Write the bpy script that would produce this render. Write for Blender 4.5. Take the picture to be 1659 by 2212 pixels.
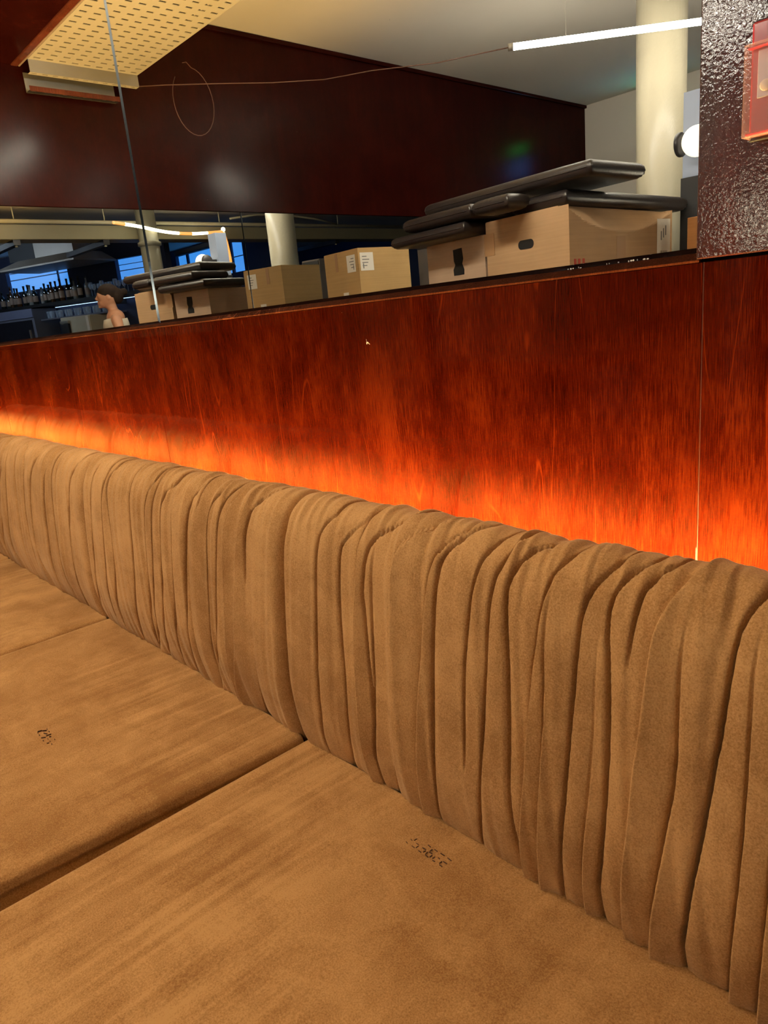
import bpy, bmesh, math, random
import numpy as np
from mathutils import Vector, Matrix

# ------------------------------------------------------------------ camera, world, exposure
SC = bpy.context.scene
COL = SC.collection
for o in list(bpy.data.objects):
    bpy.data.objects.remove(o, do_unlink=True)

cam_d = bpy.data.cameras.new('camera')
cam = bpy.data.objects.new('camera', cam_d)
COL.objects.link(cam)
SC.camera = cam
cam_d.sensor_fit = 'VERTICAL'
cam_d.sensor_height = 36.0
cam_d.lens = 36.0 * 1546.26 / 2212.0
cam_d.clip_start = 0.02
cam_d.clip_end = 100
_rx = Vector((0.6762497, 0.73084467, -0.09247928))
_dn = Vector((0.13241996, -0.24408876, -0.96066936))
_fw = Vector((-0.72467324, 0.63740626, -0.26184338))
cam.matrix_world = Matrix((( _rx.x, -_dn.x, -_fw.x, 0.0),
                           ( _rx.y, -_dn.y, -_fw.y, -0.72),
                           ( _rx.z, -_dn.z, -_fw.z, 1.0),
                           (0, 0, 0, 1)))

world = bpy.data.worlds.new('world')
SC.world = world
world.use_nodes = True
world.node_tree.nodes['Background'].inputs[0].default_value = (0.30, 0.42, 0.62, 1)
world.node_tree.nodes['Background'].inputs[1].default_value = 0.25

vs = SC.view_settings
vs.view_transform = 'Standard'
vs.look = 'None'
vs.gamma = 1.0
vs.exposure = 0.0
vs.use_curve_mapping = False
SC.cycles.max_bounces = 8
SC.cycles.glossy_bounces = 6
SC.cycles.diffuse_bounces = 2
SC.cycles.transmission_bounces = 8
SC.cycles.sample_clamp_indirect = 6.0
SC.cycles.adaptive_threshold = 0.12
SC.cycles.adaptive_min_samples = 16
SC.cycles.caustics_reflective = True
SC.cycles.caustics_refractive = False

TUBE_POWER = 165.0       # emission of the hanging LED tubes
STRIP_POWER = 370.0      # emission of the LED strip behind the backrest
WINDOW_POWER = 1.0

# ------------------------------------------------------------------ helpers
rnd = random.Random(7)

def link(o, parent=None):
    COL.objects.link(o)
    if parent is not None:
        o.parent = parent
    return o

def tag(o, label=None, cat=None, group=None, kind=None):
    if label: o['label'] = label
    if cat: o['category'] = cat
    if group: o['group'] = group
    if kind: o['kind'] = kind
    return o

def empty(name, loc, label=None, cat=None, group=None, kind=None):
    o = bpy.data.objects.new(name, None)
    o.empty_display_size = 0.05
    o.location = loc
    link(o)
    return tag(o, label, cat, group, kind)

def wpos(o):
    v = Vector((0, 0, 0))
    while o is not None:
        v += Vector(o.location)
        o = o.parent
    return v

def mesh(name, verts, faces, mat, parent=None, smooth=False, loc=None):
    """verts in world coordinates; the object's origin is loc (default: base centre)."""
    v = np.asarray(verts, dtype=float)
    if loc is None:
        mn, mx = v.min(0), v.max(0)
        loc = ((mn[0] + mx[0]) / 2, (mn[1] + mx[1]) / 2, mn[2])
    me = bpy.data.meshes.new(name)
    me.from_pydata((v - np.array(loc)).tolist(), [], faces)
    me.update()
    if smooth:
        me.polygons.foreach_set('use_smooth', [True] * len(me.polygons))
    if mat is not None:
        me.materials.append(mat)
    o = bpy.data.objects.new(name, me)
    base = wpos(parent) if parent is not None else Vector((0, 0, 0))
    o.location = Vector(loc) - base
    link(o, parent)
    return o

class MB:
    """collects shapes of ONE part"""
    def __init__(self):
        self.v = []; self.f = []
    def add(self, v, f):
        n = len(self.v)
        self.v += [tuple(p) for p in v]
        self.f += [tuple(i + n for i in q) for q in f]
        return self
    def box(self, x0, x1, y0, y1, z0, z1, M=None):
        v = [(x, y, z) for x in (x0, x1) for y in (y0, y1) for z in (z0, z1)]
        if M is not None: v = [tuple(M @ Vector(p)) for p in v]
        return self.add(v, [(0, 1, 3, 2), (4, 6, 7, 5), (0, 4, 5, 1), (2, 3, 7, 6), (0, 2, 6, 4), (1, 5, 7, 3)])
    def tube(self, pts, r, n=8, caps=True):
        pts = [Vector(p) for p in pts]
        rr = r if isinstance(r, (list, tuple)) else [r] * len(pts)
        rings = []
        prev = None
        for i, p in enumerate(pts):
            a = pts[max(i - 1, 0)]; b = pts[min(i + 1, len(pts) - 1)]
            d = (b - a).normalized()
            if prev is None:
                up = Vector((0, 0, 1)) if abs(d.z) < .9 else Vector((1, 0, 0))
                e = d.cross(up).normalized()
            else:
                e = (prev - d * prev.dot(d)).normalized()
            prev = e
            g = d.cross(e)
            rings.append([p + (e * math.cos(2 * math.pi * k / n) + g * math.sin(2 * math.pi * k / n)) * rr[i] for k in range(n)])
        v = [q for R in rings for q in R]
        f = []
        for i in range(len(rings) - 1):
            for k in range(n):
                f.append((i * n + k, i * n + (k + 1) % n, (i + 1) * n + (k + 1) % n, (i + 1) * n + k))
        if caps:
            f.append(tuple(range(n))[::-1])
            f.append(tuple((len(rings) - 1) * n + k for k in range(n)))
        return self.add(v, f)
    def lathe(self, prof, centre, n=16, axis='Z'):
        cx, cy, cz = centre
        v = []; f = []
        for r, h in prof:
            for k in range(n):
                a = 2 * math.pi * k / n
                c, s = r * math.cos(a), r * math.sin(a)
                if axis == 'Z': v.append((cx + c, cy + s, cz + h))
                elif axis == 'Y': v.append((cx + c, cy + h, cz + s))
                else: v.append((cx + h, cy + c, cz + s))
        m = len(prof)
        for i in range(m - 1):
            for k in range(n):
                f.append((i * n + k, i * n + (k + 1) % n, (i + 1) * n + (k + 1) % n, (i + 1) * n + k))
        f.append(tuple(range(n))[::-1]); f.append(tuple((m - 1) * n + k for k in range(n)))
        return self.add(v, f)
    def ball(self, c, rx, ry=None, rz=None, n=16, m=10, M=None):
        ry = rx if ry is None else ry; rz = rx if rz is None else rz
        v = []; f = []
        for i in range(m + 1):
            t = math.pi * i / m
            for k in range(n):
                a = 2 * math.pi * k / n
                p = Vector((rx * math.sin(t) * math.cos(a), ry * math.sin(t) * math.sin(a), rz * math.cos(t)))
                if M is not None: p = M @ p
                v.append((c[0] + p.x, c[1] + p.y, c[2] + p.z))
        for i in range(m):
            for k in range(n):
                f.append((i * n + k, (i + 1) * n + k, (i + 1) * n + (k + 1) % n, i * n + (k + 1) % n))
        return self.add(v, f)
    def build(self, name, mat, parent=None, smooth=False, bevel=0, seg=2, loc=None, auto=None):
        o = mesh(name, self.v, self.f, mat, parent, smooth, loc)
        if bevel:
            b = o.modifiers.new('bevel', 'BEVEL')
            b.width = bevel; b.segments = seg; b.limit_method = 'ANGLE'
        return o

def box(name, x0, x1, y0, y1, z0, z1, mat, parent=None, bevel=0, seg=2, M=None, smooth=False):
    return MB().box(x0, x1, y0, y1, z0, z1, M).build(name, mat, parent, smooth, bevel, seg)

# ------------------------------------------------------------------ materials
MATS = {}
def nt(name):
    m = bpy.data.materials.new(name)
    m.use_nodes = True
    t = m.node_tree
    b = t.nodes['Principled BSDF']
    MATS[name] = m
    return m, t, b

def N(t, kind, **kw):
    n = t.nodes.new(kind)
    for k, v in kw.items():
        if k.startswith('i_'):
            n.inputs[k[2:].replace('_', ' ')].default_value = v
        else:
            setattr(n, k, v)
    return n

def coords(t, scale=(1, 1, 1), rot=(0, 0, 0), loc=(0, 0, 0)):
    g = N(t, 'ShaderNodeNewGeometry')
    m = N(t, 'ShaderNodeMapping')
    m.inputs['Scale'].default_value = scale
    m.inputs['Rotation'].default_value = rot
    m.inputs['Location'].default_value = loc
    t.links.new(g.outputs['Position'], m.inputs['Vector'])
    return m.outputs['Vector']

def noise(t, vec, scale, detail=4, rough=.55, dist=0.0):
    n = N(t, 'ShaderNodeTexNoise')
    n.inputs['Scale'].default_value = scale
    n.inputs['Detail'].default_value = detail
    n.inputs['Roughness'].default_value = rough
    n.inputs['Distortion'].default_value = dist
    t.links.new(vec, n.inputs['Vector'])
    return n.outputs['Fac']

def ramp(t, fac, stops, interp='LINEAR'):
    r = N(t, 'ShaderNodeValToRGB')
    r.color_ramp.interpolation = interp
    e = r.color_ramp.elements
    while len(e) > 1: e.remove(e[-1])
    e[0].position = stops[0][0]; e[0].color = tuple(stops[0][1]) + (1,) if len(stops[0][1]) == 3 else stops[0][1]
    for p, c in stops[1:]:
        q = e.new(p); q.color = tuple(c) + (1,) if len(c) == 3 else c
    t.links.new(fac, r.inputs['Fac'])
    return r.outputs['Color']

def mix(t, fac, a, b, mode='MIX'):
    m = N(t, 'ShaderNodeMix', data_type='RGBA', blend_type=mode)
    for s, x in ((0, fac), (6, a), (7, b)):
        if hasattr(x, 'is_linked') or hasattr(x, 'links'):
            t.links.new(x, m.inputs[s])
        else:
            m.inputs[s].default_value = x if s == 0 else (tuple(x) + (1,) if len(x) == 3 else x)
    return m.outputs[2]

def math_(t, op, a, b=None):
    m = N(t, 'ShaderNodeMath', operation=op)
    for i, x in enumerate((a, b)):
        if x is None: continue
        if hasattr(x, 'links'): t.links.new(x, m.inputs[i])
        else: m.inputs[i].default_value = x
    return m.outputs[0]

def bump(t, b, h, strength, dist):
    n = N(t, 'ShaderNodeBump')
    n.inputs['Strength'].default_value = strength
    n.inputs['Distance'].default_value = dist
    t.links.new(h, n.inputs['Height'])
    t.links.new(n.outputs['Normal'], b.inputs['Normal'])
    return n

def plain(name, col, rough=.5, metal=0, spec=.5, vary=.12, vscale=8, bumpy=0, bscale=200, coat=0, coat_r=.1, alpha=None):
    m, t, b = nt(name)
    v = coords(t)
    f = noise(t, v, vscale, 4)
    c = mix(t, f, [x * (1 - vary) for x in col], [min(1, x * (1 + vary)) for x in col])
    t.links.new(c, b.inputs['Base Color'])
    b.inputs['Roughness'].default_value = rough
    b.inputs['Metallic'].default_value = metal
    b.inputs['Specular IOR Level'].default_value = spec
    b.inputs['Coat Weight'].default_value = coat
    b.inputs['Coat Roughness'].default_value = coat_r
    if bumpy:
        bump(t, b, noise(t, v, bscale, 3), bumpy, .002)
    return m

def glow(name, col, power):
    m, t, b = nt(name)
    b.inputs['Base Color'].default_value = (.8, .8, .8, 1)
    b.inputs['Emission Color'].default_value = tuple(col) + (1,)
    b.inputs['Emission Strength'].default_value = power
    return m

def suede(name, streak_rot, streak_amt, dark, light):
    m, t, b = nt(name)
    v = coords(t)
    big = noise(t, v, 3.2, 3, .6, .6)
    blot = noise(t, v, 13, 4, .68, .5)
    vs_ = coords(t, (75, 3.4, 6) if streak_rot == 'Y' else (30, 4, 2.0), (0, 0, .10))
    st = noise(t, vs_, 1.0, 3, .6, .25)
    # brushed streaks only where the nap was stroked
    gate = ramp(t, noise(t, v, 2.6, 2), [(.40, (0, 0, 0)), (.60, (1, 1, 1))])
    st = math_(t, 'ADD', .5, math_(t, 'MULTIPLY', math_(t, 'SUBTRACT', st, .5), math_(t, 'ADD', .25, math_(t, 'MULTIPLY', gate, 1.3))))
    grain = noise(t, v, 620, 2, .7)
    h = math_(t, 'ADD', math_(t, 'MULTIPLY', big, .30), math_(t, 'MULTIPLY', blot, .34))
    h = math_(t, 'ADD', h, math_(t, 'MULTIPLY', st, streak_amt))
    h = math_(t, 'ADD', h, math_(t, 'MULTIPLY', grain, .42))
    tot = .30 + .34 + streak_amt + .42
    h = math_(t, 'DIVIDE', h, tot)
    c = ramp(t, h, [(.42, dark), (.50, [(a + c_) / 2 for a, c_ in zip(dark, light)]), (.58, light)])
    t.links.new(c, b.inputs['Base Color'])
    b.inputs['Roughness'].default_value = .92
    b.inputs['Specular IOR Level'].default_value = .12
    b.inputs['Sheen Weight'].default_value = .22
    b.inputs['Sheen Roughness'].default_value = .45
    b.inputs['Sheen Tint'].default_value = (1.0, .78, .52, 1)
    g2 = math_(t, 'ADD', math_(t, 'MULTIPLY', grain, .7), math_(t, 'MULTIPLY', noise(t, v, 190, 2, .6), .8))
    bump(t, b, g2, .30, .0011)
    return m

suede_seat = suede('suede_seat', 'Y', .25, (.255, .112, .030), (.500, .262, .095))
suede_back = suede('suede_back', 'Z', .12, (.315, .150, .048), (.545, .292, .114))
ink = plain('stitch_ink', (.085, .036, .012), .8)

def wood(name, dark, mid, lite, coat=.55, coat_r=.09, rough=.4, cathedral=.55, seed=0.0, fibre_bump=.04):
    m, t, b = nt(name)
    v = coords(t, loc=(seed, seed * .7, seed * .3))
    fib = noise(t, coords(t, (850, 850, 34), loc=(seed, 0, 0)), 1.0, 4, .65)
    band = noise(t, coords(t, (26, 26, 1.3), loc=(seed * 3, 0, 0)), 1.0, 4, .55, .3)
    blot = noise(t, v, 5.5, 5, .62, .4)
    # cathedral figure: thin contour lines of a slow vertical noise
    cn = noise(t, coords(t, (7.5, 7.5, 1.0), loc=(seed * 2, 0, .4)), 1.0, 3, .42, .2)
    fr = math_(t, 'FRACT', math_(t, 'MULTIPLY', cn, 11.0))
    ln = math_(t, 'ABSOLUTE', math_(t, 'SUBTRACT', fr, .5))
    line = ramp(t, ln, [(0.0, (1, 1, 1)), (.012, (.6, .6, .6)), (.030, (0, 0, 0))])
    keep = ramp(t, noise(t, v, 7.0, 3), [(.45, (0, 0, 0)), (.62, (1, 1, 1))])
    line = mix(t, 1.0, line, keep, 'MULTIPLY')
    s = math_(t, 'ADD', math_(t, 'MULTIPLY', fib, .60), math_(t, 'MULTIPLY', band, .22))
    s = math_(t, 'ADD', s, math_(t, 'MULTIPLY', blot, .45))
    s = math_(t, 'DIVIDE', s, 1.27)
    c = ramp(t, s, [(.37, dark), (.50, mid), (.66, lite)])
    lf = math_(t, 'MULTIPLY', line, cathedral)
    c = mix(t, lf, c, [min(1, x * 1.9) for x in lite])
    # pale dust specks lying on the lacquer
    sp = N(t, 'ShaderNodeTexVoronoi', feature='F1')
    sp.inputs['Scale'].default_value = 55
    t.links.new(v, sp.inputs['Vector'])
    spm = ramp(t, sp.outputs['Distance'], [(.022, (1, 1, 1)), (.035, (0, 0, 0))])
    spk = ramp(t, noise(t, v, 23, 2), [(.58, (0, 0, 0)), (.62, (1, 1, 1))])
    spm = mix(t, 1.0, spm, spk, 'MULTIPLY')
    c = mix(t, math_(t, 'MULTIPLY', spm, .35), c, (.5, .34, .26))
    t.links.new(c, b.inputs['Base Color'])
    b.inputs['Roughness'].default_value = rough
    b.inputs['Specular IOR Level'].default_value = 0.0
    b.inputs['Coat Weight'].default_value = coat
    b.inputs['Coat Roughness'].default_value = coat_r
    b.inputs['Coat IOR'].default_value = 1.45
    bump(t, b, fib, fibre_bump, .001)
    return m

wood_panel = wood('mahogany_panel', (.008, .0006, .0002), (.027, .0023, .0005), (.070, .0096, .0014), coat=.30, coat_r=.05, rough=.65)
wood_dark = wood('mahogany_dark', (.012, .0016, .0012), (.022, .0030, .0019), (.040, .0056, .0032), coat=.22, coat_r=.19, rough=.7, cathedral=.08, seed=3.1)
wood_trim = wood('mahogany_trim', (.050, .012, .007), (.110, .026, .013), (.220, .062, .030), coat=.6, coat_r=.2, cathedral=.3, seed=5.2, fibre_bump=.3)
wood_edge = wood('plywood_edge', (.016, .004, .002), (.034, .009, .004), (.070, .022, .010), coat=.4, coat_r=.15, cathedral=.6, seed=8.4, fibre_bump=.2)

def lacquer():
    m, t, b = nt('orange_peel_lacquer')
    v = coords(t)
    f = noise(t, coords(t, (60, 60, 4)), 1.0, 4)
    c = ramp(t, f, [(.3, (.014, .0012, .0014)), (.7, (.034, .0026, .0022))])
    t.links.new(c, b.inputs['Base Color'])
    b.inputs['Roughness'].default_value = .5
    b.inputs['Specular IOR Level'].default_value = .15
    b.inputs['Coat Weight'].default_value = 1.0
    b.inputs['Coat Roughness'].default_value = .02
    b.inputs['Coat IOR'].default_value = 1.5
    h = math_(t, 'ADD', noise(t, v, 330, 3, .5, .4), math_(t, 'MULTIPLY', noise(t, v, 130, 2), .8))
    n = bump(t, b, h, 1.0, .00020)
    t.links.new(n.outputs['Normal'], b.inputs['Coat Normal'])
    return m
lacquer_m = lacquer()

def mirror_mat():
    m, t, b = nt('mirror_silver')
    v = coords(t)
    b.inputs['Metallic'].default_value = 1.0
    b.inputs['Base Color'].default_value = (.86, .875, .86, 1)
    b.inputs['Roughness'].default_value = .0
    sp = N(t, 'ShaderNodeTexVoronoi', feature='F1')
    sp.inputs['Scale'].default_value = 60
    t.links.new(v, sp.inputs['Vector'])
    s = ramp(t, sp.outputs['Distance'], [(.016, (1, 1, 1)), (.03, (0, 0, 0))])
    k = ramp(t, noise(t, v, 17, 2), [(.60, (0, 0, 0)), (.64, (1, 1, 1))])
    s = mix(t, 1.0, s, k, 'MULTIPLY')
    d = N(t, 'ShaderNodeBsdfDiffuse')
    d.inputs['Color'].default_value = (.75, .7, .62, 1)
    mx = N(t, 'ShaderNodeMixShader')
    t.links.new(math_(t, 'MULTIPLY', s, .55), mx.inputs[0])
    t.links.new(b.outputs[0], mx.inputs[1])
    t.links.new(d.outputs[0], mx.inputs[2])
    t.links.new(mx.outputs[0], t.nodes['Material Output'].inputs['Surface'])
    return m
mirror_m = mirror_mat()
mirror_edge = plain('mirror_bevel', (.32, .40, .48), .10, 1.0, vary=.02)

paint_white = plain('white_ceiling_paint', (.74, .69, .60), .75, vary=.05, vscale=2, bumpy=.15, bscale=60)
paint_wall = plain('off_white_wall_paint', (.62, .57, .50), .75, vary=.05, vscale=2)
paint_column = plain('cream_gloss_column', (.27, .245, .18), .30, vary=.05, vscale=3, bumpy=.5, bscale=45)
paint_post = plain('pale_blue_post', (.30, .36, .50), .6, vary=.05)
paint_navy = plain('dark_navy_wall', (.035, .045, .095), .7, vary=.15)
black_paint = plain('black_paint', (.008, .008, .010), .6)
concrete = plain('dark_floor', (.045, .038, .034), .5, vary=.3, vscale=5)
olive_beam = plain('cream_beam_paint', (.36, .32, .20), .55, vary=.08)
steel_cream = plain('cream_tray_steel', (.50, .46, .36), .42, vary=.10, vscale=4)
steel_grey = plain('galvanised_steel', (.33, .31, .27), .40, .6)
rail_white = plain('cream_conduit', (.70, .64, .44), .45)
dark_metal = plain('dark_metal', (.035, .033, .036), .45, .4)
hood_metal = plain('hood_metal', (.30, .26, .22), .42, .35)
cable_m = plain('brown_cable', (.13, .06, .04), .5)
red_plastic = plain('red_plastic', (.36, .008, .013), .30, vary=.06, coat=.3)
lilac_glass = plain('lilac_element', (.60, .56, .60), .25, vary=.05)
cream_disc = plain('cream_disc', (.78, .70, .58), .4, vary=.04)
leather = plain('black_leather', (.022, .017, .016), .34, vary=.3, vscale=20, bumpy=.35, bscale=140)
paper = plain('white_paper_label', (.72, .70, .64), .7, vary=.03)
print_grey = plain('label_print', (.18, .18, .18), .8)
print_red = plain('red_print', (.45, .06, .035), .8)
print_black = plain('black_print', (.06, .045, .03), .8)
grey_board = plain('grey_board', (.12, .105, .10), .7)
hole_shade = plain('painted_hole_shade', (.004, .003, .003), .9)  # near-black colour standing in for shade inside openings
tape_m = plain('brown_tape', (.33, .18, .08), .6, vary=.06)
skin = plain('skin', (.55, .27, .16), .5, vary=.06, vscale=20)
hair_m = plain('dark_brown_hair', (.022, .012, .008), .75, spec=.2, bumpy=.4, bscale=160)
cream_cloth = plain('cream_knit', (.66, .60, .50), .85, vary=.05, bumpy=.5, bscale=120)
trouser = plain('dark_trousers', (.02, .022, .03), .85)
shoe_m = plain('black_shoe', (.01, .01, .01), .4)
bottle_dark = plain('dark_bottle_glass', (.010, .014, .012), .08, spec=.8)
bottle_amber = plain('amber_bottle_glass', (.06, .025, .008), .08, spec=.8)
bottle_pale = plain('pale_bottle_glass', (.22, .24, .24), .08, spec=.8)
bottle_label = plain('bottle_label_paper', (.30, .22, .17), .7)
bar_cab = plain('slate_cabinet', (.13, .14, .19), .6)
bar_cream = plain('cream_machine', (.52, .46, .34), .5)

def glass_mat(name, col, alpha, rough=.02):
    m, t, b = nt(name)
    b.inputs['Base Color'].default_value = tuple(col) + (1,)
    b.inputs['Roughness'].default_value = rough
    b.inputs['Specular IOR Level'].default_value = .8
    b.inputs['Alpha'].default_value = alpha
    return m
glass_clear = glass_mat('drinking_glass', (.55, .68, .85), .35)
cover_clear = glass_mat('clear_red_cover', (.85, .50, .46), .13)

def carton(name, col):
    m, t, b = nt(name)
    v = coords(t)
    f = math_(t, 'ADD', math_(t, 'MULTIPLY', noise(t, v, 5, 5), .6), math_(t, 'MULTIPLY', noise(t, coords(t, (3, 3, 130)), 1.0, 3), .4))
    c = ramp(t, f, [(.3, [x * .82 for x in col]), (.7, [min(1, x * 1.12) for x in col])])
    t.links.new(c, b.inputs['Base Color'])
    b.inputs['Roughness'].default_value = .8
    b.inputs['Specular IOR Level'].default_value = .2
    bump(t, b, f, .2, .004)
    return m
card_tan = carton('tan_cardboard', (.42, .265, .145))
card_pink = carton('pinkish_cardboard', (.42, .295, .205))
card_gold = carton('golden_cardboard', (.44, .285, .125))
card_orange = carton('orange_cardboard', (.45, .21, .075))

led_white = glow('led_tube_light', (1.0, .91, .75), TUBE_POWER)
fill_tube = glow('dim_fill_light', (1.0, .91, .75), TUBE_POWER * .40)
led_warm = glow('warm_led_strip', (1.0, .62, .20), STRIP_POWER)
globe_glow = glow('globe_light', (1.0, .86, .60), 1.5)
stand_glow = glow('stand_lamp_light', (1.0, .86, .62), 16.0)
bar_fill_tube = glow('cool_fill_light', (.62, .78, 1.0), 80.0)
window_glow = glow('daylight_pane', (.055, .33, 1.0), WINDOW_POWER)
exit_green = glow('exit_green', (.03, .9, .12), 8)
emitter_blue = glow('emitter_blue', (.05, .30, 1.0), 6.0)
rope_orange = glow('rope_orange', (1.0, .33, .03), 1.6)
rope_white = glow('rope_white', (1.0, .90, .62), 7.0)
cool_fill = glow('cool_fill', (.45, .65, 1.0), 2.5)

# ------------------------------------------------------------------ the setting
L = 3.4          # the mirrored end wall stands at x = -L
CEIL = 2.43
tag(box('floor', -3.6, 8.2, -8.6, .12, -.08, 0, concrete), kind='structure')
tag(box('ceiling', -3.6, 8.2, -8.6, .12, CEIL, CEIL + .08, paint_white), kind='structure')

wall_b = empty('wall_back', (-1.2, .06, 0), kind='structure')
box('wall_core', -3.5, 8.2, .020, .12, 0, CEIL, black_paint, wall_b)
SEAMS = [-3.40, -2.762, -1.542, -.322, .90, 2.12]
for i in range(len(SEAMS) - 1):
    box('wood_panel', SEAMS[i] + .0006, SEAMS[i + 1] - .0006, 0, .018, 0, 1.0222, wood_panel, wall_b, bevel=.0006, seg=1)
seam_m = plain('pale_joint_filler', (.075, .018, .009), .7)
for x in SEAMS[1:-1]:
    box('joint_filler', x - .0006, x + .0006, .0011, .019, 0, 1.0222, seam_m, wall_b)
# upper lacquered panel at the right of the mirror, slightly proud
box('lacquered_panel', -.3255, 2.12, -.0085, .019, 1.0250, 2.125, lacquer_m, wall_b, bevel=.0012, seg=2)

# slim timber bead between panelling and mirror
mb = MB()
x0, x1 = -3.398, -.3265
prof = [(0.0, 1.0224), (-.0008, 1.0245), (.0045, 1.0312), (.017, 1.0312), (.017, 1.0224)]
v = [(x0, y, z) for y, z in prof] + [(x1, y, z) for y, z in prof]
n = len(prof)
f = [(i, (i + 1) % n, n + (i + 1) % n, n + i) for i in range(n)] + [tuple(range(n))[::-1], tuple(range(n, 2 * n))]
mb.add(v, f)
tag(mb.build('trim_1', wood_edge), kind='structure')

# soffit boxing over the bench, with its front trim
pale_bead = plain('pale_mottled_edge', (.30, .22, .17), .5, vary=.4, vscale=30)  # pale tone varied by noise, for the trim bead
so = empty('trim_2', (-.5, -.24, 2.12), kind='structure')
box('soffit_boxing', -3.398, 2.12, -.462, 0.018, 2.132, CEIL - .002, wood_dark, so)
box('front_trim', -3.398, 2.12, -.492, -.463, 2.128, 2.215, wood_trim, so, bevel=.004)
box('trim_bead', -3.398, 2.12, -.500, -.493, 2.128, 2.140, pale_bead, so, bevel=.003)

# end wall: dark panelling above and below a mirror band
wall_l = empty('wall_left', (-3.45, -2.36, 0), kind='structure')
box('wall_core', -3.52, -3.412, -4.72, .1, 0, CEIL, black_paint, wall_l)
box('dark_wood_bulkhead', -3.411, -3.392, -4.72, -.001, 1.592, CEIL - .001, wood_dark, wall_l)
box('lower_wood_panel', -3.411, -3.392, -4.72, -.001, 0, 1.01, wood_panel, wall_l)
box('ceiling_bead', -3.392, -3.372, -4.72, -.50, CEIL - .022, CEIL - .001, wood_dark, wall_l, bevel=.004)

wf = empty('wall_far', (-2.6, -4.8, 0), kind='structure')
box('painted_wall', -3.5, -1.90, -4.84, -4.722, 0, CEIL, paint_wall, wf)
box('return_wall', -2.0, -1.90, -8.5, -4.842, 0, CEIL, paint_navy, wf)
tag(box('wall_rear', -1.9, 8.2, -8.6, -8.5, 0, CEIL, paint_navy), kind='structure')
tag(box('wall_right', 8.1, 8.2, -8.5, .02, 0, CEIL, paint_navy), kind='structure')

# ------------------------------------------------------------------ mirrors
def pane(name, a0, a1, z0, z1, along, pos, label, ch=.0045, depth=.0035):
    """mirror sheet with a polished bevel all round; along 'X' faces -Y at y=pos, along 'Y' faces +X at x=pos"""
    P = [(a0 + ch, z0 + ch), (a1 - ch, z0 + ch), (a1 - ch, z1 - ch), (a0 + ch, z1 - ch)]
    O = [(a0, z0), (a1, z0), (a1, z1), (a0, z1)]
    if along == 'X':
        put = lambda a, z, d: (a, pos + d, z)
    else:
        put = lambda a, z, d: (pos - d, a, z)
    t = empty(name, put((a0 + a1) / 2, z0, 0), label, 'mirror')
    mesh('mirror_face', [put(a, z, 0) for a, z in P], [(0, 1, 2, 3)] if along == 'X' else [(0, 1, 2, 3)], mirror_m, t)
    v = [put(a, z, 0) for a, z in P] + [put(a, z, depth) for a, z in O] + [put(a, z, depth + .004) for a, z in O]
    f = []
    for i in range(4):
        j = (i + 1) % 4
        f.append((i, j, 4 + j, 4 + i)); f.append((4 + i, 4 + j, 8 + j, 8 + i))
    f.append((8, 9, 10, 11))
    mesh('bevelled_edge', v, f, mirror_edge, t)
    return t
pane('wall_mirror', -1.4905, -.3268, 1.0316, 2.131, 'X', .0055, 'large wall mirror above the bench, reaching to the lacquered panel')
pane('wall_mirror', -3.390, -1.4925, 1.0316, 2.131, 'X', .0055, 'large wall mirror above the bench, at the left edge of the picture')
pane('end_wall_mirror', -1.469, -.012, 1.012, 1.5915, 'Y', -3.400, 'low mirror band on the end wall, in the corner', .002, .002)
pane('end_wall_mirror', -2.969, -1.472, 1.012, 1.5915, 'Y', -3.400, 'low mirror band on the end wall, middle sheet', .002, .002)
pane('end_wall_mirror', -4.71, -2.972, 1.012, 1.5915, 'Y', -3.400, 'low mirror band on the end wall, sheet farthest from the bench', .002, .002)

# ------------------------------------------------------------------ the bench
PROFILE = [(-.150, .415), (-.205, .418), (-.238, .440), (-.252, .485), (-.257, .533), (-.2545, .588), (-.249, .652), (-.241, .714), (-.233, .744), (-.219, .768), (-.197, .7835), (-.172, .785), (-.148, .776), (-.125, .757), (-.107, .730), (-.097, .69), (-.092, .60), (-.092, .45)]

def catmull(P, n=12):
    P = np.array(P); out = []
    for i in range(len(P) - 1):
        p0 = P[max(i - 1, 0)]; p1 = P[i]; p2 = P[i + 1]; p3 = P[min(i + 2, len(P) - 1)]
        for k in range(n):
            t = k / n
            out.append(.5 * ((2 * p1) + (-p0 + p2) * t + (2 * p0 - 5 * p1 + 4 * p2 - p3) * t * t + (-p0 + 3 * p1 - 3 * p2 + p3) * t ** 3))
    out.append(P[-1])
    return np.array(out)

_Q = catmull(PROFILE)
_A = np.r_[0, np.cumsum(np.hypot(*np.diff(_Q, axis=0).T))]

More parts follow.
